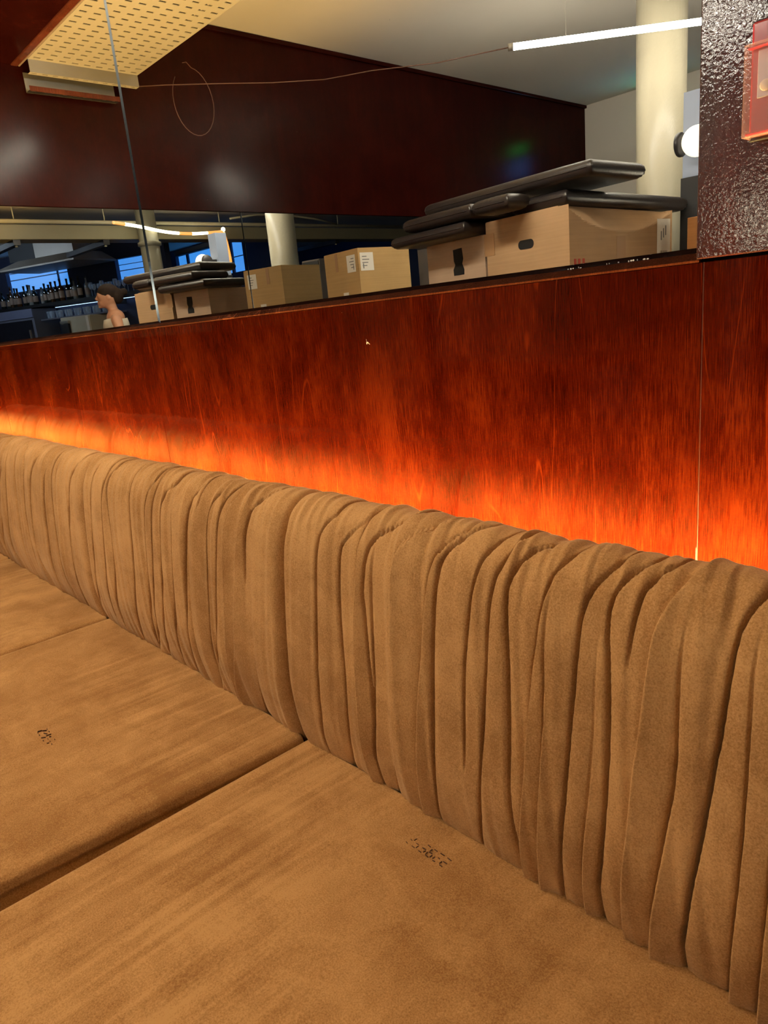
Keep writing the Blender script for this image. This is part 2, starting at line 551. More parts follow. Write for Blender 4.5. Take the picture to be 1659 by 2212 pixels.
# every gathered crease of the covers: depth in mm at (top, middle, bottom), lip height in mm at the same places,
# width left and right in mm, and the course of the crease as (arc length up the cushion, x) pairs in metres
CREASES = [
    ((5,11,3),(0,0,0),9,4,[0.134,-0.6972,0.174,-0.688,0.219,-0.6839,0.241,-0.6915,0.253,-0.6849,0.311,-0.684,0.355,-0.681,0.397,-0.682,0.413,-0.6838,0.428,-0.6781,0.443,-0.6673]),
    ((3,13,10),(0,0,0),10,4,[0.089,-0.6557,0.13,-0.6459,0.17,-0.6393,0.209,-0.6359,0.246,-0.6378,0.28,-0.6389,0.322,-0.6421,0.35,-0.6414,0.377,-0.6406,0.406,-0.6415,0.419,-0.6409,0.448,-0.6101]),
    ((4,2,1),(2,4,3),6,3,[0.101,-0.6108,0.127,-0.613,0.164,-0.6112,0.205,-0.6071,0.255,-0.6079,0.29,-0.6091,0.303,-0.6101,0.337,-0.6093,0.364,-0.6062,0.391,-0.6053,0.412,-0.608,0.436,-0.6109,0.459,-0.6013]),
    ((7,9,1),(0,0,0),6,3,[0.148,-0.5929,0.2,-0.5817,0.243,-0.58,0.34,-0.5972,0.36,-0.5948,0.38,-0.5935,0.402,-0.5931,0.415,-0.5916,0.429,-0.5869,0.447,-0.5715,0.473,-0.5419]),
    ((0,4,5),(0,0,0),14,8,[0.148,-0.5929,0.2,-0.5817,0.258,-0.579,0.285,-0.5794,0.324,-0.5806,0.363,-0.5805,0.401,-0.5825]),
    ((2,0,7),(2,4,0),6,3,[0.093,-0.5701,0.15,-0.5541,0.2,-0.5456,0.256,-0.5436,0.308,-0.5431,0.346,-0.5436,0.384,-0.5441,0.41,-0.5461,0.425,-0.5414,0.439,-0.5308,0.466,-0.4966]),
    ((5,5,4),(2,4,3),7,3,[0.089,-0.5225,0.132,-0.5182,0.171,-0.5113,0.227,-0.5055,0.279,-0.5011,0.3,-0.5002,0.319,-0.4981,0.357,-0.4944,0.387,-0.4929,0.407,-0.494,0.425,-0.4906,0.442,-0.4802,0.46,-0.4657]),
    ((8,16,7),(0,0,0),8,4,[0.121,-0.4949,0.158,-0.4873,0.191,-0.4852,0.221,-0.4847,0.264,-0.4827,0.285,-0.4827,0.306,-0.4823,0.33,-0.4817,0.366,-0.4812,0.389,-0.4799,0.412,-0.482,0.428,-0.4797,0.446,-0.4677,0.474,-0.4465]),
    ((4,8,0),(0,0,0),9,3,[0.253,-0.4399,0.319,-0.4404,0.354,-0.4358,0.377,-0.4348,0.394,-0.4339,0.413,-0.4328,0.431,-0.4303,0.448,-0.4258,0.468,-0.4194]),
    ((6,7,6),(0,0,0),9,3,[0.089,-0.4368,0.129,-0.4306,0.158,-0.4257,0.207,-0.4177,0.263,-0.4143,0.309,-0.4108,0.328,-0.4117,0.372,-0.4102,0.399,-0.4114,0.417,-0.4116,0.431,-0.4084,0.453,-0.4024,0.471,-0.398]),
    ((8,13,3),(0,0,1),11,4,[0.144,-0.3799,0.177,-0.3824,0.209,-0.3847,0.249,-0.3836,0.287,-0.383,0.335,-0.3863,0.361,-0.3887,0.387,-0.3912,0.408,-0.3944,0.423,-0.396,0.452,-0.3825,0.47,-0.3672]),
    ((6,0,2),(1,3,4),5,3,[0.092,-0.3791,0.147,-0.3757,0.19,-0.3675,0.245,-0.3629,0.295,-0.3607,0.343,-0.3581,0.365,-0.3557,0.388,-0.3541,0.406,-0.354,0.432,-0.3504,0.448,-0.344,0.47,-0.3367]),
    ((0,4,2),(0,3,5),10,3,[0.089,-0.3599,0.147,-0.3504,0.2,-0.3473,0.246,-0.3451,0.296,-0.342,0.331,-0.3432,0.368,-0.3463]),
    ((6,6,5),(0,0,0),8,3,[0.103,-0.3332,0.145,-0.3294,0.186,-0.3239,0.226,-0.3206,0.27,-0.3182,0.312,-0.3159,0.336,-0.3149,0.362,-0.3147,0.383,-0.3142,0.401,-0.3142,0.416,-0.3131,0.43,-0.3098,0.446,-0.3022,0.472,-0.2933]),
    ((6,11,8),(0,0,0),10,4,[0.148,-0.2913,0.18,-0.2861,0.214,-0.2832,0.25,-0.2824,0.285,-0.2818,0.311,-0.2818,0.341,-0.2833,0.371,-0.2861,0.39,-0.2883,0.411,-0.2916,0.425,-0.2927,0.449,-0.2826,0.468,-0.2705]),
    ((0,1,2),(0,1,4),5,3,[0.092,-0.3069,0.107,-0.3108,0.145,-0.3068,0.191,-0.3022,0.236,-0.2987,0.279,-0.2962,0.306,-0.2947,0.347,-0.2964]),
    ((7,0,0),(0,0,0),12,6,[0.415,-0.2682,0.436,-0.269,0.449,-0.2624,0.469,-0.2511]),
    ((1,0,1),(3,4,4),5,3,[0.089,-0.27,0.125,-0.2694,0.158,-0.2663,0.194,-0.2629,0.226,-0.2601,0.261,-0.258,0.296,-0.2558,0.316,-0.2535,0.342,-0.2522,0.367,-0.2511,0.386,-0.2501,0.402,-0.2498,0.416,-0.2488,0.441,-0.2399,0.467,-0.2305]),
    ((0,5,1),(0,2,5),12,5,[0.089,-0.2454,0.122,-0.2432,0.156,-0.2392,0.186,-0.2351,0.219,-0.2303,0.254,-0.2278,0.28,-0.2241,0.31,-0.221,0.342,-0.2254,0.379,-0.2259]),
    ((6,8,6),(0,0,0),10,4,[0.139,-0.2147,0.164,-0.2102,0.198,-0.2065,0.228,-0.2038,0.263,-0.1999,0.295,-0.1965,0.321,-0.1947,0.335,-0.1931,0.359,-0.1917,0.381,-0.1906,0.403,-0.1901,0.421,-0.19,0.436,-0.1861,0.453,-0.1805]),
    ((0,5,3),(0,2,4),10,3,[0.089,-0.1807,0.127,-0.1773,0.173,-0.173,0.209,-0.1713,0.242,-0.1706,0.273,-0.17,0.307,-0.1709,0.331,-0.1711,0.361,-0.1724,0.395,-0.174]),
    ((2,3,3),(0,3,4),8,4,[0.089,-0.1582,0.135,-0.1531,0.177,-0.1509,0.223,-0.1497]),
    ((3,10,6),(0,0,0),9,5,[0.089,-1.2667,0.131,-1.2575,0.196,-1.2415,0.248,-1.2333,0.309,-1.2294,0.356,-1.2297,0.403,-1.2324,0.427,-1.2319]),
    ((4,6,6),(0,0,0),8,4,[0.108,-1.1969,0.158,-1.1867,0.212,-1.1759,0.271,-1.1758,0.319,-1.1713,0.377,-1.1632,0.415,-1.1646,0.431,-1.148]),
    ((5,7,4),(0,0,0),7,4,[0.089,-1.2119,0.132,-1.1805,0.192,-1.1575,0.253,-1.1493,0.301,-1.1439,0.37,-1.1343,0.407,-1.1354,0.433,-1.1349]),
    ((5,7,7),(0,0,0),8,4,[0.089,-1.1637,0.145,-1.1396,0.201,-1.1212,0.261,-1.1153,0.33,-1.1072,0.396,-1.1021,0.42,-1.0998,0.437,-1.0788]),
    ((5,9,9),(0,0,0),10,4,[0.089,-1.0595,0.135,-1.0476,0.189,-1.035,0.235,-1.031,0.302,-1.0247,0.366,-1.0173,0.401,-1.0142,0.427,-1.0077,0.446,-0.9913]),
    ((5,7,1),(0,0,0),9,4,[0.185,-0.9686,0.263,-0.9604,0.315,-0.9585,0.366,-0.9538,0.405,-0.9547,0.428,-0.9485,0.446,-0.9335]),
    ((7,10,4),(0,0,2),9,4,[0.108,-0.974,0.18,-0.9486,0.236,-0.9396,0.29,-0.9325,0.341,-0.9246,0.381,-0.9192,0.414,-0.9203,0.439,-0.9144,0.466,-0.9059]),
    ((2,0,1),(2,3,3),5,3,[0.089,-0.9258,0.143,-0.9185,0.214,-0.9076,0.286,-0.9047,0.355,-0.9012,0.394,-0.8985,0.422,-0.8996,0.438,-0.8883]),
    ((1,0,0),(2,3,2),5,3,[0.134,-0.9085,0.21,-0.8844,0.293,-0.874,0.361,-0.8652,0.408,-0.8609,0.428,-0.8581]),
    ((7,5,0),(0,0,0),9,4,[0.363,-0.848,0.392,-0.8458,0.42,-0.8461,0.439,-0.838,0.467,-0.8076]),
    ((0,1,7),(0,2,0),7,4,[0.099,-0.8537,0.148,-0.8435,0.205,-0.8347,0.265,-0.8302,0.332,-0.8264,0.377,-0.8279]),
    ((2,2,1),(0,2,3),5,3,[0.117,-1.0083,0.17,-1.0169,0.239,-1.0149,0.294,-1.0087,0.347,-1.0061,0.398,-1.0048,0.411,-0.9813]),
    ((1,2,5),(0,0,0),9,5,[0.117,-1.0981,0.162,-1.0845,0.199,-1.0809,0.269,-1.0755,0.359,-1.0641]),
    ((2,10,8),(0,0,0),8,5,[0.165,-1.8993,0.199,-1.9083,0.27,-1.9004,0.337,-1.8994,0.388,-1.9001,0.414,-1.9029]),
    ((6,7,3),(0,0,0),9,5,[0.19,-1.8274,0.234,-1.8363,0.289,-1.8426,0.344,-1.835,0.392,-1.8255,0.417,-1.821,0.472,-1.8882]),
    ((4,9,7),(0,0,0),9,5,[0.131,-1.7649,0.163,-1.7849,0.209,-1.7887,0.263,-1.7892,0.318,-1.7812,0.372,-1.7736,0.404,-1.7655,0.431,-1.7543]),
    ((2,8,4),(0,0,0),9,5,[0.17,-1.6972,0.225,-1.6922,0.288,-1.6906,0.34,-1.6896,0.381,-1.6819,0.412,-1.672]),
    ((5,10,6),(0,0,0),9,5,[0.128,-1.6255,0.149,-1.6356,0.204,-1.6377,0.265,-1.6401,0.326,-1.6401,0.366,-1.6393,0.405,-1.6382,0.437,-1.633]),
    ((3,3,3),(0,3,3),6,4,[0.169,-1.6003,0.251,-1.6001,0.31,-1.6075,0.35,-1.6083,0.398,-1.609,0.423,-1.6184,0.437,-1.6103]),
    ((5,6,9),(0,0,0),9,5,[0.135,-1.5529,0.18,-1.5482,0.24,-1.5501,0.29,-1.5456,0.339,-1.5346,0.374,-1.5258,0.404,-1.5233,0.431,-1.5155,0.446,-1.496]),
    ((3,5,6),(0,0,0),7,4,[0.142,-1.4411,0.175,-1.4315,0.235,-1.4221,0.301,-1.4156,0.364,-1.4092,0.405,-1.4069,0.432,-1.4018]),
    ((4,11,9),(0,0,0),8,5,[0.17,-1.3321,0.229,-1.3176,0.283,-1.3122,0.317,-1.3146,0.35,-1.3187,0.375,-1.3264,0.399,-1.3314,0.421,-1.338,0.44,-1.3194]),
    ((2,7,6),(0,0,0),6,4,[0.182,-1.3637,0.248,-1.3544,0.311,-1.35,0.372,-1.3458,0.406,-1.3453,0.423,-1.3395]),
    ((3,7,6),(0,0,0),9,5,[0.126,-1.9859,0.153,-2.0253,0.207,-2.0046,0.268,-1.9951,0.328,-1.9853,0.397,-1.9735,0.426,-1.968]),
    ((3,7,6),(0,0,0),9,5,[0.156,-2.0822,0.197,-2.068,0.259,-2.064,0.371,-2.0115])]

_rs = np.random.RandomState(11)
for xa, xb, dens in ((-.13, .66, .030), (-3.42, -2.10, .042)):   # the covers beyond the frame are gathered alike
    x = xa
    while x < xb:
        d = 4 + 7 * _rs.rand(3)
        CREASES.append((tuple(d), (0, 0, 0), 9, 4, [.10, x - .004 * _rs.randn(), .25, x, .42, x + .004 * _rs.randn(), .47, x + .02]))
        x += dens * (.5 + _rs.rand())

def vnoise(x, seed, cell):
    r = np.random.RandomState(seed)
    tab = r.rand(4096) * 2 - 1
    q = x / cell + 1000.0
    i = np.floor(q).astype(int); fr = q - i
    fr = fr * fr * (3 - 2 * fr)
    return tab[i % 4096] * (1 - fr) + tab[(i + 1) % 4096] * fr

def fold_height(X, T):
    H = np.zeros_like(X)
    for D, S, wl, wr, cs in CREASES:
        ts = np.array(cs[0::2]); xs = np.array(cs[1::2])
        if xs.mean() < X.min() - .1 or xs.mean() > X.max() + .1:
            continue
        # smooth the course
        if len(ts) > 3:
            k = xs.copy()
            k[1:-1] = .25 * xs[:-2] + .5 * xs[1:-1] + .25 * xs[2:]
            xs = k
        xc = np.interp(T, ts, xs)
        d = X - xc
        lo, mid, hi = .10, .26, .44
        dep = np.interp(T, [.06, lo, mid, hi, .50, .62], [D[2] * .6, D[2], D[1], D[0], D[0] * .9, D[0] * .3]) * .001
        stp = np.interp(T, [.06, lo, mid, hi, .50, .62], [S[2] * .6, S[2], S[1], S[0], S[0] * .9, S[0] * .2]) * .001
        a, b = wl * .001, wr * .001
        dep = dep * (1.45 if xs.mean() < -.77 else 1.28)
        # ends of a crease die out softly
        if ts[0] > .16: dep = dep * np.clip((T - ts[0] + .05) / .05, 0, 1); stp = stp * np.clip((T - ts[0] + .05) / .05, 0, 1)
        if ts[-1] < .40: dep = dep * np.clip((ts[-1] + .06 - T) / .06, 0, 1); stp = stp * np.clip((ts[-1] + .06 - T) / .06, 0, 1)
        ad = np.abs(d)
        w0 = .0007 + .035 * dep                      # half width of the open slit
        rl = np.where(d < 0, .45 * a + .0012, .75 * b)  # rounding of the lips
        xx = np.clip((ad - w0) / rl, 0, 1)
        lip = 1 - np.sqrt(np.maximum(0, 1 - (1 - xx) ** 2))
        H -= np.minimum(rl, dep * .55) * lip
        H -= dep * 1.25 * np.clip((w0 + .0011 - ad) / .0011, 0, 1)
        H -= dep * .16 * np.where(d < 0, np.exp(-(ad / (1.6 * a)) ** 2), np.exp(-(ad / (1.8 * b)) ** 2))
        stp = stp * 1.9
        sig = 1 / (1 + np.exp(-np.clip(d / .0005, -40, 40)))
        H += stp * (sig * np.exp(-np.clip(d, 0, 1) / .016) - (1 - sig) * .45 * np.exp(np.clip(d, -1, 0) / .005))
    sway = .006 * np.sin(T * 9 + X * 7)
    H += .0026 * vnoise(X + sway, 5, .021)
    H += .0010 * vnoise(X + sway * 1.5, 9, .008)
    gath = np.exp(-((T - .46) / .05) ** 2) + .6 * np.exp(-((T - .07) / .04) ** 2)
    H += gath * (.0024 * vnoise(X + .10 * (T - .46), 21, .010) + .0014 * vnoise(X + .2 * (T - .46), 33, .0055))
    H += .0030 * vnoise(X, 41, .12) * np.sin(T * 6)
    return H

def back_cushion(xa, xb, dx, nt_, label):
    xs = [xa]
    # denser at the rounded ends
    e = [.0, .0006, .002, .0045, .008, .013, .019]
    inner = np.arange(xa + .021, xb - .021, dx)
    xs = np.r_[[xa + q for q in e], inner, [xb - q for q in e[::-1]]]
    ts = np.linspace(0, _A[-1], nt_)
    PY = np.interp(ts, _A, _Q[:, 0]); PZ = np.interp(ts, _A, _Q[:, 1])
    dy = np.gradient(PY, ts); dz = np.gradient(PZ, ts)
    ln = np.hypot(dy, dz)
    ny, nz = -dz / ln, dy / ln
    X, Tt = np.meshgrid(xs, ts, indexing='ij')
    H = fold_height(X, Tt)
    R = .020
    dd = np.minimum(X - xa, xb - X)
    edge = np.where(dd < R, R - np.sqrt(np.maximum(0, R * R - (R - np.minimum(dd, R)) ** 2)), 0)
    H = H * np.clip(dd / .012, 0, 1) - edge * .85
    Y = PY[None, :] + ny[None, :] * H
    Z = PZ[None, :] + nz[None, :] * H
    # fold drift: the cloth leans a little along the bench near a crease
    nx, m = X.shape
    V = np.stack([X, Y, Z], -1).reshape(-1, 3)
    idx = np.arange(nx * m).reshape(nx, m)
    F = np.stack([idx[:-1, :-1], idx[1:, :-1], idx[1:, 1:], idx[:-1, 1:]], -1).reshape(-1, 4).tolist()
    F.append(idx[0, :].tolist()); F.append(idx[-1, ::-1].tolist())
    F += [[int(idx[i, 0]), int(idx[i, m - 1]), int(idx[i + 1, m - 1]), int(idx[i + 1, 0])] for i in range(nx - 1)]
    o = mesh('back_cushion', V, F, suede_back, None, True)
    return tag(o, label, 'cushion', 'gathered back cushions of the bench')

BX = [-3.39, -2.860, -2.158, -1.459, -.761, -.060, .64]
back_cushion(BX[4] + .001, BX[5] - .001, .0008, 190, 'nearest gathered tan suede back cushion, with wide soft folds')
back_cushion(BX[3] + .001, BX[4] - .001, .0010, 170, 'tightly gathered tan suede back cushion left of the widest-folded one')
back_cushion(BX[2] + .001, BX[3] - .001, .0014, 130, 'gathered tan suede back cushion, third from the right edge of the picture')
back_cushion(BX[1] + .001, BX[2] - .001, .0030, 90, 'gathered tan suede back cushion cut off by the left edge of the picture')
back_cushion(BX[0] + .001, BX[1] - .001, .0040, 80, 'gathered tan suede back cushion in the corner by the end wall')
back_cushion(BX[5] + .001, BX[6] - .001, .0030, 90, 'gathered tan suede back cushion at the open right end of the bench')

MARK1 = [[-0.4992,-0.2877,-0.4962,-0.2886],[-0.4949,-0.2871,-0.4942,-0.283],[-0.4999,-0.2942,-0.497,-0.295],[-0.4898,-0.2884,-0.4864,-0.2885],[-0.4852,-0.2897,-0.4855,-0.2937],[-0.4906,-0.2945,-0.4864,-0.2948],[-0.4802,-0.2888,-0.4757,-0.2884],[-0.4745,-0.2898,-0.4751,-0.2931],[-0.4804,-0.2948,-0.4765,-0.2949],[-0.4787,-0.2818,-0.4746,-0.2822],[-0.4706,-0.2835,-0.4708,-0.2872],[-0.4716,-0.2901,-0.4713,-0.2934],[-0.4704,-0.2887,-0.4663,-0.2884],[-0.4647,-0.29,-0.4648,-0.2936],[-0.4709,-0.2944,-0.4664,-0.2949],[-0.4689,-0.282,-0.4647,-0.2823],[-0.4603,-0.2819,-0.4547,-0.2818],[-0.461,-0.2899,-0.4612,-0.2934],[-0.4577,-0.2883,-0.4553,-0.2887],[-0.4594,-0.2952,-0.4562,-0.295],[-0.4509,-0.2899,-0.4511,-0.2936],[-0.4501,-0.282,-0.4442,-0.2826],[-0.45,-0.2889,-0.445,-0.2889],[-0.4498,-0.295,-0.4458,-0.2952]]
MARK2 = [[-1.0798,-0.4972,-1.0767,-0.4977],[-1.0699,-0.4982,-1.0677,-0.4979],[-1.0775,-0.4908,-1.0737,-0.4862],[-1.0788,-0.4842,-1.0767,-0.4843],[-1.0682,-0.4848,-1.0662,-0.4847],[-1.0694,-0.4918,-1.0625,-0.4892],[-1.0577,-0.4921,-1.0571,-0.4849],[-1.058,-0.4989,-1.0544,-0.4938],[-1.0512,-0.4897,-1.05,-0.4873],[-1.0486,-0.4928,-1.0461,-0.493],[-1.0493,-0.4992,-1.0468,-0.4994],[-1.0385,-0.4933,-1.0366,-0.4932],[-1.0383,-0.4866,-1.0362,-0.4865],[-1.0288,-0.494,-1.0263,-0.494],[-1.0354,-0.498,-1.034,-0.4954],[-1.0811,-0.4967,-1.0795,-0.4908]]

def seat_cushion(xa, xb, label, marks=None, gap=.004, skew=0.0):
    """box cushion with rounded, slightly crowned top"""
    xa += gap; xb -= gap
    ya, yb, z0, z1 = -.800, -.2385, .318, .4505
    r = .011
    def axis(a, b, n):
        e = [0, .15 * r, .45 * r, r, 1.6 * r]
        return np.r_[[a + q for q in e], np.linspace(a + 3 * r, b - 3 * r, n), [b - q for q in e[::-1]]]
    X, Y = np.meshgrid(axis(xa, xb, 60), axis(ya, yb, 56), indexing='ij')
    d = np.minimum(np.minimum(X - xa, xb - X), np.minimum(Y - ya, 9))
    drop = np.where(d < r, r - np.sqrt(np.maximum(0, r * r - (r - np.minimum(d, r)) ** 2)), 0)
    u = (X - xa) / (xb - xa); w = (Y - ya) / (yb - ya)
    crown = .006 * (np.sin(np.pi * u) * np.sin(np.pi * np.clip(w, 0, 1))) ** .6 - .004
    wob = .0012 * vnoise(X + .15 * Y, 61, .06) * np.sin(Y * 17) + .0006 * vnoise(X + .3 * Y, 67, .02)
    Z = z1 + crown + wob * np.clip(d / .03, 0, 1) - drop
    X = X - skew * u * np.clip((-.26 - Y) / .45, 0, 1.2)
    nx, m = X.shape
    V = np.stack([X, Y, Z], -1).reshape(-1, 3).tolist()
    idx = np.arange(nx * m).reshape(nx, m)
    F = np.stack([idx[:-1, :-1], idx[1:, :-1], idx[1:, 1:], idx[:-1, 1:]], -1).reshape(-1, 4).tolist()
    # side walls, with a sewn welt line part way down
    ring = list(idx[:, 0]) + list(idx[-1, 1:]) + list(idx[-2::-1, -1]) + list(idx[0, -2:0:-1])
    base = [V[i] for i in ring]
    cx, cy = (xa + xb) / 2, (ya + yb) / 2
    prev = ring
    for dz, inset in ((.018, -.001), (.022, .0025), (.026, -.001), (.070, -.002), (.1325, .002)):
        cur = []
        for p in base:
            q = [p[0] + (inset if p[0] < cx else -inset) * (abs(p[0] - cx) > (xb - xa) / 2 - r - skew * 1.3), p[1] + (inset if p[1] < cy else -inset) * (abs(p[1] - cy) > (yb - ya) / 2 - r), max(z0, z1 - r - dz + .012)]
            V.append(q); cur.append(len(V) - 1)
        for i in range(len(ring)):
            j = (i + 1) % len(ring)
            F.append([prev[i], prev[j], cur[j], cur[i]][::-1])
        prev = cur
    F.append(prev)
    t = empty('seat_cushion', (cx, cy, z0), label, 'cushion', 'seat cushions of the bench')
    mesh('cover', V, F, suede_seat, t, True)
    if marks:
        from_grid = lambda x, y: z1 + .006 * (math.sin(math.pi * (x - xa) / (xb - xa)) * math.sin(math.pi * (y - ya) / (yb - ya))) ** .6 - .004
        b = MB()
        for x0_, y0_, x1_, y1_ in marks:
            dx_, dy_ = x1_ - x0_, y1_ - y0_
            l = math.hypot(dx_, dy_) or 1
            px, py = -dy_ / l * .00032, dx_ / l * .00032
            z = from_grid(x0_, y0_)
            lo_, hi_ = z - .0015, z + .0012
            q = [(x0_ - px, y0_ - py), (x1_ - px, y1_ - py), (x1_ + px, y1_ + py), (x0_ + px, y0_ + py)]
            b.add([(a, c, lo_) for a, c in q] + [(a, c, hi_) for a, c in q], [(4, 5, 6, 7), (0, 1, 5, 4), (1, 2, 6, 5), (2, 3, 7, 6), (3, 0, 4, 7)])
        tag(b.build('printed_mark', ink, t), 'small dark dashed digits stamped on the suede')
    return t
seat_cushion(BX[4], BX[5], 'nearest tan suede seat cushion, with dashed digits near the backrest', MARK1, .005)
seat_cushion(BX[3], BX[4], 'brushed tan suede seat cushion with a small dotted mark, left of the nearest', MARK2, .004, .034)
seat_cushion(BX[2], BX[3], 'far tan suede seat cushion behind the one with the dotted mark', None, .002)
seat_cushion(BX[1], BX[2], 'sliver of tan suede seat cushion cut off by the left edge')
seat_cushion(BX[0], BX[1], 'tan suede seat cushion in the corner by the end wall')
seat_cushion(BX[5], BX[6], 'tan suede seat cushion at the open right end of the bench')

bn = empty('bench_base', (-1.4, -.4, 0), 'dark wooden plinth carrying the tan suede seat cushions', 'bench')
box('plinth', -3.38, .66, -.74, -.008, .0, .317, wood_dark, bn)
br = empty('cushion_rail', (-1.4, -.16, .3175), 'dark timber rail under the back cushions', 'rail')
box('rail_top', -3.38, .66, -.2350, -.0905, .400, .4105, wood_dark, br)
box('rail_body', -3.38, .66, -.2350, -.0905, .3175, .3998, wood_dark, br)
bb = empty('back_board', (-1.4, -.045, .3175), 'black board behind the back cushions carrying the LED strip', 'board')
box('board', -3.38, .66, -.0850, -.004, .3175, .667, black_paint, bb)
box('board_cap', -3.38, .66, -.0850, -.004, .6672, .677, wood_dark, bb)
ls = empty('led_strip', (-1.4, -.04, .6775), 'glowing warm LED strip hidden behind the back cushions', 'light')
box('channel', -3.36, .66, -.056, -.026, .6775, .683, steel_grey, ls)
box('diffuser', -3.36, .66, -.052, -.030, .6832, .689, led_warm, ls)

# ------------------------------------------------------------------ fire call point on the lacquered panel
cp = empty('call_point', (-.234, -.02, 1.118), 'red break-glass call point with clear cover on the lacquered panel', 'alarm')
PX0, PX1, PZ0, PZ1 = -.2785, -.190, 1.1180, 1.2070
box('back_plate', PX0 - .0015, PX1 + .0015, -.0115, -.0087, PZ0 - .0015, PZ1 + .0020, black_paint, cp, bevel=.001)
box('housing', PX0 + .0015, PX1 - .0015, -.0200, -.0116, PZ0 + .002, PZ1 - .001, red_plastic, cp, bevel=.002, seg=3)
box('element', PX0 + .0078, PX1 - .0078, -.0218, -.0202, 1.1475, 1.1835, lilac_glass, cp, bevel=.0006)
MB().lathe([(.0038, 0), (.0044, -.0006), (.0044, -.0012), (.0038, -.0016)], (PX0 + .0148, -.0219, 1.1560), 20, 'Y').build('press_disc', cream_disc, cp, True)
cv = MB()
cv.box(PX0 - .001, PX1 + .001, -.0285, -.0272, PZ0, 1.1885)
cv.box(PX0 - .001, PX0 + .0006, -.0271, -.0120, PZ0, 1.1885)
cv.box(PX1 - .0006, PX1 + .001, -.0271, -.0120, PZ0, 1.1885)
cv.box(PX0 + .0009, PX1 - .0009, -.0271, -.0202, PZ0, PZ0 + .0014)
cv.box(PX0 + .0009, PX1 - .0009, -.0271, -.0202, 1.1871, 1.1885)
cv.build('clear_cover', cover_clear, cp, bevel=.0005)
box('lower_lip', PX0 + .001, PX1 - .001, -.0268, -.0202, PZ0 + .0016, PZ0 + .0040, red_plastic, cp, bevel=.001)
box('upper_lip', PX0 + .001, PX1 - .001, -.0268, -.0202, 1.1850, 1.1868, red_plastic, cp, bevel=.0006)

# ------------------------------------------------------------------ lint on the panel
li = MB()
LX, LZ = -.8158, .9649
li.tube([(LX - .0035, -.0012, LZ - .0015), (LX - .002, -.0020, LZ + .0015), (LX + .001, -.0030, LZ + .001), (LX + .0035, -.0016, LZ - .002)], [.0003, .0009, .0007, .0002], 6)
li.tube([(LX - .002, -.0016, LZ + .0015), (LX - .0025, -.0022, LZ + .004), (LX - .004, -.0014, LZ + .006)], .0002, 5)
tag(li.build('lint_tuft', plain('white_lint', (.34, .28, .25), .9)), 'tiny white tuft of lint stuck to the red wood panel', 'lint')

fl = MB()
rf = random.Random(5)
for k in range(16):
    x = -.405 + .05 * (rf.random() - .5) * (1 if k < 11 else 0) + (-.07 if k >= 11 else 0) + (.02 * rf.random() if k >= 11 else 0)
    fl.ball((x, .0030 + .0012 * rf.random(), 1.0318 + .0006 * rf.random()), .0004 + .0010 * rf.random(), .0005, .0005 + .0005 * rf.random(), 6, 4)
tag(fl.build('paint_flakes', plain('white_flakes', (.75, .70, .64), .8)), 'crumbs of white paint lying on the bead under the mirror', 'paint flakes', kind='stuff')

# ------------------------------------------------------------------ lights hung in the room
def led_tube(p0, p1, label, mat=None):
    p0, p1 = Vector(p0), Vector(p1)
    d = (p1 - p0).normalized()
    t = empty('led_tube', (p0 + p1) / 2, label, 'light', 'hanging LED tubes')
    MB().tube([p0, p1], .0135, 12).build('glowing_tube', mat or led_white, t, True)
    for e, s in ((p0, -1), (p1, 1)):
        MB().tube([e + d * s * .0005, e + d * s * .022], .0150, 12).build('end_cap', steel_grey, t, True)
    for k in (.2, .8):
        q = p0.lerp(p1, k)
        MB().tube([q + Vector((0, 0, .0137)), (q.x, q.y, (CEIL - .001) if q.y < -1 else 2.1308)], .0008, 5).build('hanging_wire', steel_grey, t)
    return t
led_tube((-2.123, -2.130, 2.066), (-1.296, -2.880, 2.066), 'bright LED tube hung on the diagonal near the column')
led_tube((-2.30, -.88, 2.105), (-1.10, -.88, 2.105), 'bright LED tube hung close under the cable tray')
led_tube((-.20, -2.30, 2.378), (.80, -2.30, 2.378), 'added LED tube high under the ceiling before the bar', fill_tube)  # unseen tube added to brighten the cartons' right faces
led_tube((3.6, -1.75, 2.38), (4.9, -1.30, 2.38), 'added cool white LED tube over the bar counter', bar_fill_tube)  # unseen cool tube added to brighten the bar

cab = MB().tube([(-2.138, -2.118, 2.066), (-2.45, -2.00, 2.080), (-2.72, -1.85, 2.105), (-2.95, -1.75, 2.118), (-3.10, -1.55, 2.120), (-3.20, -1.32, 2.115), (-3.31, -1.10, 2.112), (-3.36, -.985, 2.105)], .0022, 6)
tag(cab.build('power_cable', cable_m, None, True), 'thin brown cable strung from the LED tube to the cable tray', 'cable')
lp = []
for k in range(29):
    a = -.30 + (2 * math.pi - .55) * k / 28
    lp.append((-3.30 + .000 * k, -1.232 - .105 * math.sin(a) * 1.0, 2.055 + .145 * math.cos(a) + (.02 if k < 2 else 0)))
tag(MB().tube(lp, .0016, 6).build('wire_loop', cable_m, None, True), 'thin brown loop of wire dangling beside the cable tray', 'cable')

